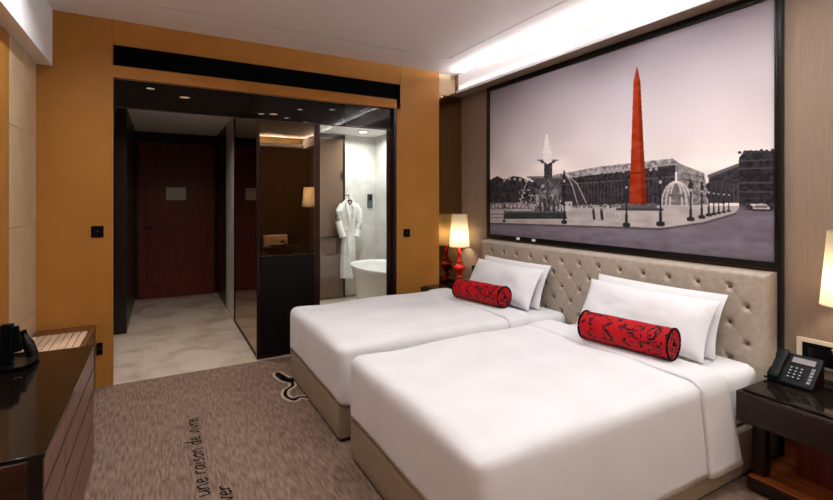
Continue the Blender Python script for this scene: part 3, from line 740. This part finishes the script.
def place_pillow(xb, yc, zb, lean, label, seed, w=0.80, h=0.43, tf=0.07, tb=0.03, roll=0.0):
    o = empty('pillow', (xb, yc, zb), label, 'pillow', 'white pillows on the beds')
    mb = pillow_mb(w, h, tf, tb, seed)
    mtx = Matrix.Translation((xb, yc, zb)) @ Matrix.Rotation(lean, 4, 'Y') @ Matrix.Rotation(roll, 4, 'X') @ Matrix.Translation((0, 0, h / 2))
    mb.xform(mtx).build('pillow_case', M['sheet'], o, angle=80, merge=True)
    s = MB(); pts = [(0.0, w / 2 * a * (1 - 0.05 * 0) , h / 2 * b2) for a, b2 in ((-1, -1), (-1, 1))]
    return o
P1 = []
for dy, nm in ((0.0, 'nearer'), (DY, 'farther')):
    place_pillow(2.535, 1.735 + dy, 0.527, 0.37, f'back white pillow leaning on the headboard of the {nm} bed', 1.3 + dy, 0.83, 0.352, 0.028, 0.04, 0.0)
    place_pillow(2.425, 1.735 + dy, 0.530, 0.50, f'front white pillow behind the red bolster of the {nm} bed', 4.7 + dy, 0.83, 0.338, 0.085, 0.03, 0.0)

def bolster(yc, label):
    x, z, r, L = 2.178, 0.570 + 0.080, 0.077, 0.475
    o = empty('bolster_cushion', (x, yc, 0.562), label, 'bolster', 'red bolsters on the beds')
    ang = 0.17
    prof = [(r * 0.985, -L / 2), (r, -L / 2 + 0.01)] + [(r * (1 + 0.012 * math.sin(k * 1.7)), -L / 2 + L * k / 12) for k in range(1, 12)] + [(r, L / 2 - 0.01), (r * 0.985, L / 2)]
    mt = Matrix.Translation((x, yc, z)) @ Matrix.Rotation(ang, 4, 'Z')
    MB().lathe(prof, (0, 0, 0), 32, 'y').xform(mt).build('bolster_cover', M['brocade'], o, angle=50)
    for s in (-1, 1):
        c = [(r * 1.0 * math.cos(t), s * L / 2, r * 1.0 * math.sin(t)) for t in [2 * PI * k / 32 for k in range(33)]]
        MB().tube(c, 0.0055, 8).xform(mt).build('piping', M['blackmatte'], o)
        MB().lathe([(0.012, 0), (0.010, s * 0.006), (0.002, s * 0.008)], (0, s * L / 2, 0), 12, 'y').xform(mt).build('end_button', M['blackmatte'], o)
    return o
b1 = bolster(1.585, 'red and black patterned bolster lying on the nearer bed')
b2_ = copy_tree(b1); b2_.location.y += DY; b2_['label'] = 'red and black patterned bolster lying on the farther bed'

# ------------------------------------------------------------------ nightstands
def nightstand(label):
    y1 = 1.116; y0 = y1 - 0.435
    o = empty('nightstand', (2.575, (y0 + y1) / 2, 0), label, 'nightstand', 'nightstands beside the beds')
    MB().box(2.312, 2.802, y0, y1, 0.355, 0.489).build('top_box', M['night'], o, bevel=0.003)
    MB().box(2.308, 2.3115, y0 + 0.042, y1 - 0.042, 0.362, 0.482).build('drawer', M['night'], o, bevel=0.002)
    MB().box(2.332, 2.800, y0 + 0.02, y1 - 0.02, 0.4895, 0.500).build('glass_top', M['glassblack'], o, bevel=0.001)
    for y in (y1 - 0.056, y0 + 0.004):
        MB().box(2.45, 2.505, y, y + 0.052, 0.073, 0.354).build('leg', M['night'], o, bevel=0.002)
    MB().box(2.775, 2.80, y0 + 0.004, y1 - 0.004, 0.073, 0.354).build('back_panel', M['nightorange'], o)
    MB().box(2.60, 2.774, y0 + 0.004, y1 - 0.12, 0.073, 0.354).build('inner_cabinet', M['mahog'], o, bevel=0.002)
    MB().box(2.405, 2.80, y0, y1 - 0.002, 0.018, 0.066).build('shelf', M['night'], o, bevel=0.003)
    MB().box(2.415, 2.80, y0 + 0.004, y1 - 0.006, 0.0662, 0.0725).build('shelf_top', M['nightorange'], o, bevel=0.001)
    MB().box(2.44, 2.79, y0 + 0.02, y1 - 0.03, 0.0, 0.0175).build('plinth', M['black'], o)
    return o
n1 = nightstand('dark wood nightstand carrying the black telephone')
n2 = copy_tree(n1); n2.location.y += 2.918; n2['label'] = 'dark wood nightstand in the corner beyond the farther bed'

# lamps
def lamp(x, y, label):
    z = 0.5005
    o = empty('table_lamp', (x, y, z), label, 'lamp', 'red based table lamps')
    prof = [(0.050, 0), (0.050, 0.012), (0.030, 0.02), (0.018, 0.032), (0.030, 0.05), (0.038, 0.062), (0.028, 0.078), (0.020, 0.09), (0.030, 0.105), (0.036, 0.125), (0.060, 0.152), (0.064, 0.168), (0.056, 0.186), (0.030, 0.20), (0.024, 0.214), (0.036, 0.224), (0.038, 0.234), (0.030, 0.244), (0.020, 0.26), (0.018, 0.30), (0.026, 0.315), (0.026, 0.325), (0.016, 0.34), (0.014, 0.40)]
    MB().lathe(prof, (x, y, z), 32).build('lamp_base', M['redlac'], o, angle=60)
    MB().tube([(x, y, z + 0.40), (x, y, z + 0.50)], 0.008).build('socket', M['bronze'], o)
    n_ = 40; rb_, rt_ = 0.106, 0.080
    MB().grid(lambda u, v: (x + (rb_ + (rt_ - rb_) * v) * math.cos(2 * PI * u), y + (rb_ + (rt_ - rb_) * v) * math.sin(2 * PI * u), z + 0.385 + 0.335 * v), n_, 8, True).build('lamp_shade', M['shade'], o, angle=80)
    for r_, zz in ((rb_, 0.385), (rt_, 0.72)):
        MB().tube([(x + r_ * math.cos(2 * PI * k / 40), y + r_ * math.sin(2 * PI * k / 40), z + zz) for k in range(41)], 0.0028, 6).build('shade_rim', M['uphol'], o)
    MB().lathe([(0.006, 0), (0.022, 0.02), (0.028, 0.045), (0.020, 0.068), (0.004, 0.078)], (x, y, z + 0.50), 16).build('bulb', M['bulb'], o)
    L = bpy.data.lights.new('lamp_light', 'POINT'); L.energy = LAMP_W; L.color = (1.0, 0.90, 0.72); L.shadow_soft_size = 0.03
    lo = bpy.data.objects.new('lamp_light', L); COL.objects.link(lo); lo.parent = o; lo.location = (0, 0, 0.50)
    return o
LAMP_W = 6.0
l1 = lamp(2.712, 0.838, 'lit table lamp with red turned base beside the telephone')
l2 = copy_tree(l1); l2.location.y = 3.937; l2.location.x = 2.722; l2['label'] = 'lit table lamp with red turned base in the corner by the mirror'

# telephone
def phone():
    o = empty('telephone', (2.62, 1.0, 0.5005), 'black desk telephone with keypad on the right-hand nightstand', 'telephone')
    base = (2.545, 1.005, 0.5008)
    mt = Matrix.Translation(base) @ Matrix.Rotation(0.02, 4, 'Z')
    # local: x away from viewer (up the slope), y to the left, z up
    W0, D, h0, h1 = 0.178, 0.135, 0.014, 0.122
    vs = [(0, -W0 / 2, 0), (0, W0 / 2, 0), (D, W0 / 2, 0), (D, -W0 / 2, 0), (0, -W0 / 2, h0), (0, W0 / 2, h0), (D, W0 / 2, h1), (D, -W0 / 2, h1)]
    fs = [(0, 1, 2, 3), (4, 7, 6, 5), (0, 4, 5, 1), (1, 5, 6, 2), (2, 6, 7, 3), (3, 7, 4, 0)]
    MB().add(vs, fs).xform(mt).build('phone_body', M['phone'], o, bevel=0.006)
    sl_ = math.atan2(h1 - h0, D)
    ms = mt @ Matrix.Translation((0, 0, h0)) @ Matrix.Rotation(-sl_, 4, 'Y')
    # handset on the left
    hs = MB().loft([[(x, 0.062 + a * wd, 0.006 + 0.5 * hh + b2 * hh) for a, b2 in ((-1, -.5), (1, -.5), (1, .3), (.7, .5), (-.7, .5), (-1, .3))] for x, wd, hh in ((0.0, 0.020, 0.012), (0.008, 0.023, 0.018), (0.042, 0.023, 0.018), (0.056, 0.020, 0.013), (0.115, 0.020, 0.013), (0.13, 0.023, 0.018), (0.165, 0.023, 0.018), (0.172, 0.020, 0.012))])
    hs.xform(ms).build('handset', M['phone'], o, bevel=0.002)
    MB().box(0.118, 0.15, -0.066, 0.022, 0.0022, 0.005).xform(ms).build('display', M['lcd'], o, bevel=0.001)
    for r_ in range(4):
        for c_ in range(3):
            x, y = 0.034 + 0.018 * (3 - r_), 0.012 - 0.020 * c_
            k = MB().box(x - 0.006, x + 0.006, y - 0.007, y + 0.007, 0.0022, 0.006).xform(ms).build('key', M['key'], o, bevel=0.001)
            MB().box(x - 0.002, x + 0.002, y - 0.0022, y + 0.0022, 0.0062, 0.0066).xform(ms).build('key_print', M['keyw'], k)
    for r_ in range(5):
        x = 0.024 + 0.019 * r_
        MB().box(x - 0.007, x + 0.007, -0.074, -0.060, 0.0022, 0.0045).xform(ms).build('memory_key', M['lcd'], o, bevel=0.001)
    MB().tube([tuple(mt @ Vector((0.0 + 0.03 * t, 0.088 + 0.012 * math.sin(t * 6), 0.012 + 0.002 * math.cos(40 * t)))) for t in [k / 24 for k in range(25)]], 0.003, 6).build('cord', M['blackmatte'], o)
phone()
# bedside socket plate
sp = empty('socket_plate', (XR, 0.9, 0.6), 'ivory framed black socket panel on the wall behind the telephone', 'socket panel')
MB().box(XR - 0.008, XR - 0.0005, 0.70, 1.086, 0.535, 0.672).build('frame', M['plate'], sp, bevel=0.002)
MB().box(XR - 0.012, XR - 0.0082, 0.715, 1.060, 0.548, 0.652).build('panel', M['blackmatte'], sp, bevel=0.002)
for k, y in enumerate((1.005, 0.91, 0.80)):
    MB().box(XR - 0.0135, XR - 0.0122, y - 0.03, y + 0.03, 0.57, 0.63).build('switch_key', M['black'], sp)
MB().box(XR - 0.0145, XR - 0.0136, 0.938, 0.942, 0.640, 0.644).build('indicator', M['led'], sp)

ws = empty('wall_socket', (XR, 3.86, 0.66), 'small black socket plate between the corner lamp and the headboard', 'socket')
MB().box(XR - 0.008, XR - 0.0005, 3.70, 3.87, 0.60, 0.69).build('plate', M['blackmatte'], ws, bevel=0.002)
MB().box(XR - 0.010, XR - 0.0082, 3.76, 3.82, 0.62, 0.67).build('socket_face', M['black'], ws, bevel=0.001)

# ------------------------------------------------------------------ desk on the left
dk = empty('writing_desk', (-0.5, 1.88, 0), 'long dark desk with black glass top and grooved veneer front', 'desk')
DX, DY0, DY1 = -0.243, 1.405, 2.358
MB().box(XL + 0.005, DX, DY0, DY1, 0.739, 0.750).build('glass_top', M['glassblack'], dk, bevel=0.0015)
MB().box(XL + 0.005, DX - 0.0045, DY0 + 0.012, DY1, 0.262, 0.738).build('carcass', M['black'], dk)
MB().box(XL + 0.005, DX - 0.033, DY0, DY0 + 0.0115, 0.262, 0.738).build('end_panel', M['deskend'], dk, bevel=0.002)
MB().box(DX - 0.032, DX - 0.0045, DY0, DY0 + 0.0115, 0.262, 0.738).build('corner_stile', M['black'], dk)
zs = [0.736, 0.656, 0.560, 0.432, 0.262]
for k in range(4):
    for (a0, a1) in ((DY0 + 0.004, 1.688), (1.693, DY1)):
        MB().box(DX - 0.004, DX - 0.002, a0, a1, zs[k + 1] + (0.005 if k < 3 else 0), zs[k] - 0.005).build('drawer_front', M['desk'], dk, bevel=0.0006)
MB().box(XL + 0.005, DX - 0.11, DY0 + 0.05, DY1 - 0.03, 0.0, 0.261).build('plinth', M['blackmatte'], dk)

# luggage bench between desk and ochre wall
lb = empty('luggage_bench', (-0.57, 3.2, 0), 'low wooden luggage bench with pale slats against the ochre wall', 'luggage bench')
LX0, LX1, LY0, LY1 = XL + 0.005, -0.405, 2.40, 4.035
for a in ((LX0, LX1, LY1 - 0.16, LY1), (LX0, LX1, LY0, LY0 + 0.12)):
    MB().box(a[0], a[1], a[2], a[3], 0.42, 0.462).build('rail', M['luggage'], lb, bevel=0.002)
MB().box(LX1 - 0.025, LX1, LY0 + 0.121, LY1 - 0.161, 0.42, 0.462).build('rail', M['luggage'], lb, bevel=0.002)
MB().box(LX0, LX1 - 0.026, LY0 + 0.121, LY1 - 0.161, 0.42, 0.446).build('seat_board', M['luggage'], lb)
for k in range(8):
    x0 = LX0 + 0.004 + k * 0.0385
    MB().box(x0, x0 + 0.034, LY0 + 0.122, LY1 - 0.162, 0.4465, 0.461).build('slat', M['slat'], lb, bevel=0.002)
MB().box(LX0, LX1 - 0.004, LY0, LY1, 0.06, 0.419).build('body', M['desk'], lb, bevel=0.002)
MB().box(LX0, LX1 - 0.03, LY0 + 0.02, LY1 - 0.01, 0.0, 0.059).build('plinth', M['blackmatte'], lb)

# objects on the desk
ty = empty('serving_tray', (-0.55, 2.19, 0.7505), 'round-cornered black lacquer tray on the far end of the desk', 'tray')
MB().loft([[(-0.545 + a * c_, 2.215 + b2 * d, z) for a, b2 in [(math.copysign(abs(math.cos(t)) ** 0.5, math.cos(t)), math.copysign(abs(math.sin(t)) ** 0.5, math.sin(t))) for t in [2 * PI * k / 40 for k in range(40)]]] for c_, d, z in ((0.13, 0.10, 0.7506), (0.14, 0.108, 0.763), (0.14, 0.108, 0.768), (0.134, 0.102, 0.768), (0.128, 0.096, 0.757))]).build('tray_body', M['black'], ty, angle=50)
def tumbler(x, y, label):
    o = empty('tumbler', (x, y, 0.758), label, 'glass', 'drinking glasses on the tray')
    MB().lathe([(0.026, 0.0), (0.030, 0.004), (0.034, 0.10), (0.0325, 0.10), (0.0285, 0.008)], (x, y, 0.7575), 24).build('glass_wall', M['tumbler'], o)
    MB().tube([(x + 0.0333 * math.cos(2 * PI * k / 24), y + 0.0333 * math.sin(2 * PI * k / 24), 0.858) for k in range(25)], 0.0012, 6).build('rim', M['chrome'], o)
    return o
t1 = tumbler(-0.53, 2.275, 'clear drinking glass on the tray, between black holder and bottle')
ph = empty('remote_stand', (-0.51, 2.20, 0.758), 'upright black remote control holder on the black tray', 'remote holder')
MB().box(-0.510, -0.474, 2.195, 2.225, 0.7575, 0.905).build('holder', M['blackmatte'], ph, bevel=0.004)
MB().box(-0.472, -0.450, 2.198, 2.222, 0.80, 0.895).xform(Matrix.Translation((-0.462, 2.2, 0.80)) @ Matrix.Rotation(-0.12, 4, 'Y') @ Matrix.Translation((0.464, -2.2, -0.80))).build('remote_control', M['blackmatte'], ph, bevel=0.004)
bt = empty('water_bottle', (-0.44, 2.25, 0.758), 'small dark tilted bottle at the right end of the tray', 'bottle')
mt = Matrix.Translation((-0.424, 2.255, 0.7585)) @ Matrix.Rotation(-0.30, 4, 'Y')
MB().lathe([(0.010, 0.0), (0.019, 0.003), (0.019, 0.055), (0.012, 0.078), (0.010, 0.092)], (0, 0, 0.006), 20).xform(mt).build('bottle_body', M['black'], bt)
MB().lathe([(0.011, 0.0), (0.011, 0.014)], (0, 0, 0.0985), 16).xform(mt).build('cap', M['blackmatte'], bt)

# ------------------------------------------------------------------ writing in the carpet
GL = {
 'u': (0.85, [[(0, 1), (0.02, .3), (.15, 0), (.38, .1), (.58, .5), (.62, 1), (.62, .12), (.8, 0)]]),
 'n': (0.85, [[(0, 1), (0.03, 0), (.05, .65), (.3, 1), (.52, .85), (.55, .1), (.75, .02)]]),
 'e': (0.72, [[(0, .45), (.45, .6), (.42, .92), (.2, 1), (0.02, .6), (.08, .12), (.3, 0), (.62, .2)]]),
 'r': (0.66, [[(0, 1), (.03, 0), (.06, .6), (.25, .98), (.5, .9)]]),
 'a': (0.82, [[(.5, .85), (.25, 1), (.02, .55), (.1, .05), (.38, .2), (.55, 1), (.55, .12), (.74, 0)]]),
 'i': (0.42, [[(.05, 1), (.06, .12), (.25, 0)], [(.05, 1.4), (.1, 1.5)]]),
 's': (0.66, [[(.45, .9), (.2, 1), (.06, .75), (.42, .35), (.3, .02), (0, .12)]]),
 'o': (0.78, [[(.3, 1), (.03, .6), (.1, .05), (.4, .05), (.52, .55), (.3, 1), (.65, .85)]]),
 'd': (0.84, [[(.5, .85), (.25, 1), (.02, .55), (.1, .05), (.38, .2), (.58, 1.9), (.55, .12), (.74, 0)]]),
 'v': (0.70, [[(0, .95), (.25, 0), (.48, 1), (.62, .9)]]),
 ',': (0.4, [[(.12, .1), (.02, -.35)]]), ' ': (0.55, []),
}
def stroke(mb, pts, w, z):
    pts = [Vector((p[0], p[1])) for p in pts]
    # smooth with Catmull-Rom
    P = []
    for i in range(len(pts) - 1):
        p0, p1, p2, p3 = pts[max(i - 1, 0)], pts[i], pts[i + 1], pts[min(i + 2, len(pts) - 1)]
        for k in range(6):
            t = k / 6
            P.append(0.5 * ((2 * p1) + (p2 - p0) * t + (2 * p0 - 5 * p1 + 4 * p2 - p3) * t * t + (3 * p1 - p0 - 3 * p2 + p3) * t ** 3))
    P.append(pts[-1]); vs = []; fs = []
    for i, p in enumerate(P):
        d = (P[min(i + 1, len(P) - 1)] - P[max(i - 1, 0)])
        d = d.normalized() if d.length > 1e-9 else Vector((1, 0))
        nn = Vector((-d.y, d.x)) * w / 2
        vs += [(p.x + nn.x, p.y + nn.y, z), (p.x - nn.x, p.y - nn.y, z)]
        if i: fs.append((2 * i - 2, 2 * i - 1, 2 * i + 1, 2 * i))
    mb.add(vs, fs)
def write(text, xb, yend, size, pitch, w):
    total = sum(GL[c][0] for c in text) * pitch
    y = yend - total; mb = MB(); k = 0
    for c in text:
        for st in GL[c][1]:
            stroke(mb, [(xb - q[1] * size - 0.12 * 0 , y + q[0] * pitch + 0.1 * q[1] * pitch) for q in st], w, 0.0012 + 0.0001 * (k % 7)); k += 1
        y += GL[c][0] * pitch
    return mb
write('une raison de vivre,', 0.201, 3.20, 0.043, 0.066, 0.0085).build('lettering', M['script'], carpet, smooth=False)
write('rever', 0.290, 2.36, 0.043, 0.066, 0.0085).build('lettering', M['script'], carpet, smooth=False)
# the scroll motif that runs under the farther bed
sc_ = [(0.93, 3.62), (0.87, 3.50), (0.815, 3.53), (0.795, 3.66), (0.815, 3.70), (0.86, 3.50), (0.85, 3.40), (0.79, 3.34), (0.765, 3.24), (0.80, 3.15), (0.85, 3.18), (0.93, 3.10)]
mb = MB(); stroke(mb, [(x, y - 0.02) for x, y in sc_], 0.062, 0.0008); o = mb.build('motif_outline', M['scriptpale'], carpet, smooth=False); o['label'] = 'pale outline'
mb = MB(); stroke(mb, [(x, y - 0.02) for x, y in sc_], 0.024, 0.0020); mb.build('motif', M['script'], carpet, smooth=False)

# ------------------------------------------------------------------ lights
def downlight(x, y, z, label, watts, col=(0.94, 0.96, 1.0), spread=150, fixture_group='recessed ceiling downlights', r=0.045, aim=None):
    o = empty('downlight', (x, y, z), label, 'downlight', fixture_group)
    MB().lathe([(r + 0.012, 0.0), (r + 0.012, -0.004), (r, -0.004), (r, 0.0)], (x, y, z - 0.0005), 28, caps=False).build('trim_ring', M['white'], o)
    MB().lathe([(r - 0.002, -0.0006), (r - 0.002, -0.002)], (x, y, z), 28).build('lens', M['lens'], o)
    L = bpy.data.lights.new('downlight_beam', 'AREA'); L.shape = 'DISK'; L.size = 2 * r; L.energy = watts; L.color = col; L.spread = math.radians(spread)
    lo = bpy.data.objects.new('downlight_beam', L); COL.objects.link(lo); lo.parent = o; lo.location = (0, 0, -0.006)
    if aim: lo.rotation_euler = (Vector((x, y, z)) - Vector(aim)).to_track_quat('Z', 'Y').to_euler()
    return o
K = 1.0
room = [(1.45, 2.50, 3.8, 'added fill downlight in the ceiling over the foot of the farther bed'), (1.35, 0.9, 4.0, 'added fill downlight in the ceiling over the foot of the nearer bed'),  # all but the bench one are unseen, added as soft room fill
        (2.2, 1.75, 4.0, 'added fill downlight in the ceiling over the pillows of the nearer bed'), (2.15, 0.5, 11, 'added fill downlight in the ceiling over the telephone nightstand'),
        (-0.1, 1.9, 6, 'added fill downlight in the ceiling over the writing desk'), (-0.25, 2.95, 9, 'downlight in the ceiling over the luggage bench'), (-0.1, 0.3, 6, 'added fill downlight in the ceiling close to the camera'),
        (1.05, -0.6, 9, 'added fill downlight in the ceiling behind the camera')]
for y, t, lab in ((0.75, 1.35, 'added aimed downlight brightening the picture, over the nearer bed, closest to the camera wall'), (1.55, 2.0, 'added aimed downlight over the nearer bed, brightening the red obelisk in the picture'), (2.28, 3.0, 'added aimed downlight brightening the picture, over the gap between the beds')):
    downlight(1.78, y, H, lab, 4.0, (0.97, 0.97, 1.0), 90, aim=(XR, t, 1.75))  # unseen spots added to brighten the picture on the headboard wall
for x, y, wt, lab in room: downlight(x, y, H, lab, wt * K)
downlight(0.20, 4.78, 2.33, 'downlight in the entrance corridor ceiling', 11 * K, (1, 0.90, 0.80), 150)
downlight(2.41, 5.78, 2.30, 'downlight in the bathroom ceiling over the robe', 11 * K, (1, 0.98, 0.95), 160)
downlight(1.95, 4.95, 2.30, 'downlight in the bathroom ceiling over the tub', 11 * K, (1, 0.98, 0.95), 160)
downlight(1.07, 5.05, 2.30, 'downlight in the ceiling over the dark vanity', 10 * K, (1, 0.92, 0.82), 130)
# cove strips
def strip(x, z, y0, y1, wdt, watts, aim, col):
    L = bpy.data.lights.new('cove_strip', 'AREA'); L.shape = 'RECTANGLE'; L.size = wdt; L.size_y = y1 - y0; L.energy = watts; L.color = col
    o = bpy.data.objects.new('cove_strip', L); COL.objects.link(o)
    o.location = (x, (y0 + y1) / 2, z)
    zax = -Vector(aim).normalized(); yax = Vector((0, 1, 0)); xax = yax.cross(zax)
    o.rotation_euler = Matrix((xax, yax, zax)).transposed().to_euler()
    return o
strip(2.726, 2.672, YB + 0.05, 3.90, 0.016, 38 * K, (-0.6, 0, 0.8), (0.90, 0.94, 1.0))
strip(2.686, 2.4885, YB + 0.05, 3.90, 0.010, 6 * K, (0.0, 0, 1), (0.92, 0.95, 1.0))
# cove on the wall behind the camera, seen as a bright line in the bathroom glass
struct('trim_9', MB().box(XL, 2.66, YB, YB + 0.16, 2.49, 2.52).box(XL, 2.66, YB + 0.15, YB + 0.16, 2.52, 2.56), M['white'])
L = bpy.data.lights.new('cove_strip', 'AREA'); L.shape = 'RECTANGLE'; L.size = 3.3; L.size_y = 0.02; L.energy = 55 * K; L.color = (1, 0.95, 0.88)
o = bpy.data.objects.new('cove_strip', L); COL.objects.link(o); o.location = (0.95, YB + 0.08, 2.53); o.rotation_euler = (PI, 0, 0)
# floor lamp behind the camera, mirrored in the bathroom glass
fl_ = empty('floor_lamp', (2.66, -1.0, 0), 'tall lit floor lamp by the headboard wall, mirrored in the bathroom glass', 'lamp')
MB().lathe([(0.12, 0.0), (0.12, 0.015), (0.02, 0.022), (0.012, 0.04), (0.012, 1.26)], (2.66, -1.0, 0.0005), 28).build('stand', M['redlac'], fl_, angle=60)
MB().grid(lambda u, v: (2.66 + (0.15 - 0.03 * v) * math.cos(2 * PI * u), -1.0 + (0.15 - 0.03 * v) * math.sin(2 * PI * u), 1.24 + 0.40 * v), 40, 8, True).build('lamp_shade', M['shade'], fl_, angle=80)
MB().lathe([(0.006, 0), (0.022, 0.02), (0.028, 0.045), (0.020, 0.068), (0.004, 0.078)], (2.66, -1.0, 1.36), 16).build('bulb', M['bulb'], fl_)
L = bpy.data.lights.new('lamp_light', 'POINT'); L.energy = 26; L.color = (1.0, 0.86, 0.68); L.shadow_soft_size = 0.03
lo = bpy.data.objects.new('lamp_light', L); COL.objects.link(lo); lo.parent = fl_; lo.location = (0, 0, 1.50)

# ------------------------------------------------------------------ world, camera, view
w = bpy.data.worlds.new('World'); SC.world = w; w.use_nodes = True
w.node_tree.nodes['Background'].inputs[0].default_value = (0.02, 0.018, 0.016, 1)
cam = bpy.data.cameras.new('camera'); co_ = bpy.data.objects.new('camera', cam); COL.objects.link(co_)
cam.sensor_width = 36; cam.lens = 457 / 833 * 36; cam.shift_y = -49 / 833; cam.clip_start = 0.02
co_.location = (0, 0, 1.36); co_.rotation_euler = (PI / 2, 0, -math.radians(29.3))
SC.camera = co_
SC.view_settings.view_transform = 'Standard'; SC.view_settings.look = 'None'; SC.view_settings.exposure = 0.18; SC.view_settings.gamma = 1
SC.view_settings.use_curve_mapping = False
SC.cycles.caustics_reflective = False; SC.cycles.caustics_refractive = False
SC.cycles.transparent_max_bounces = 16
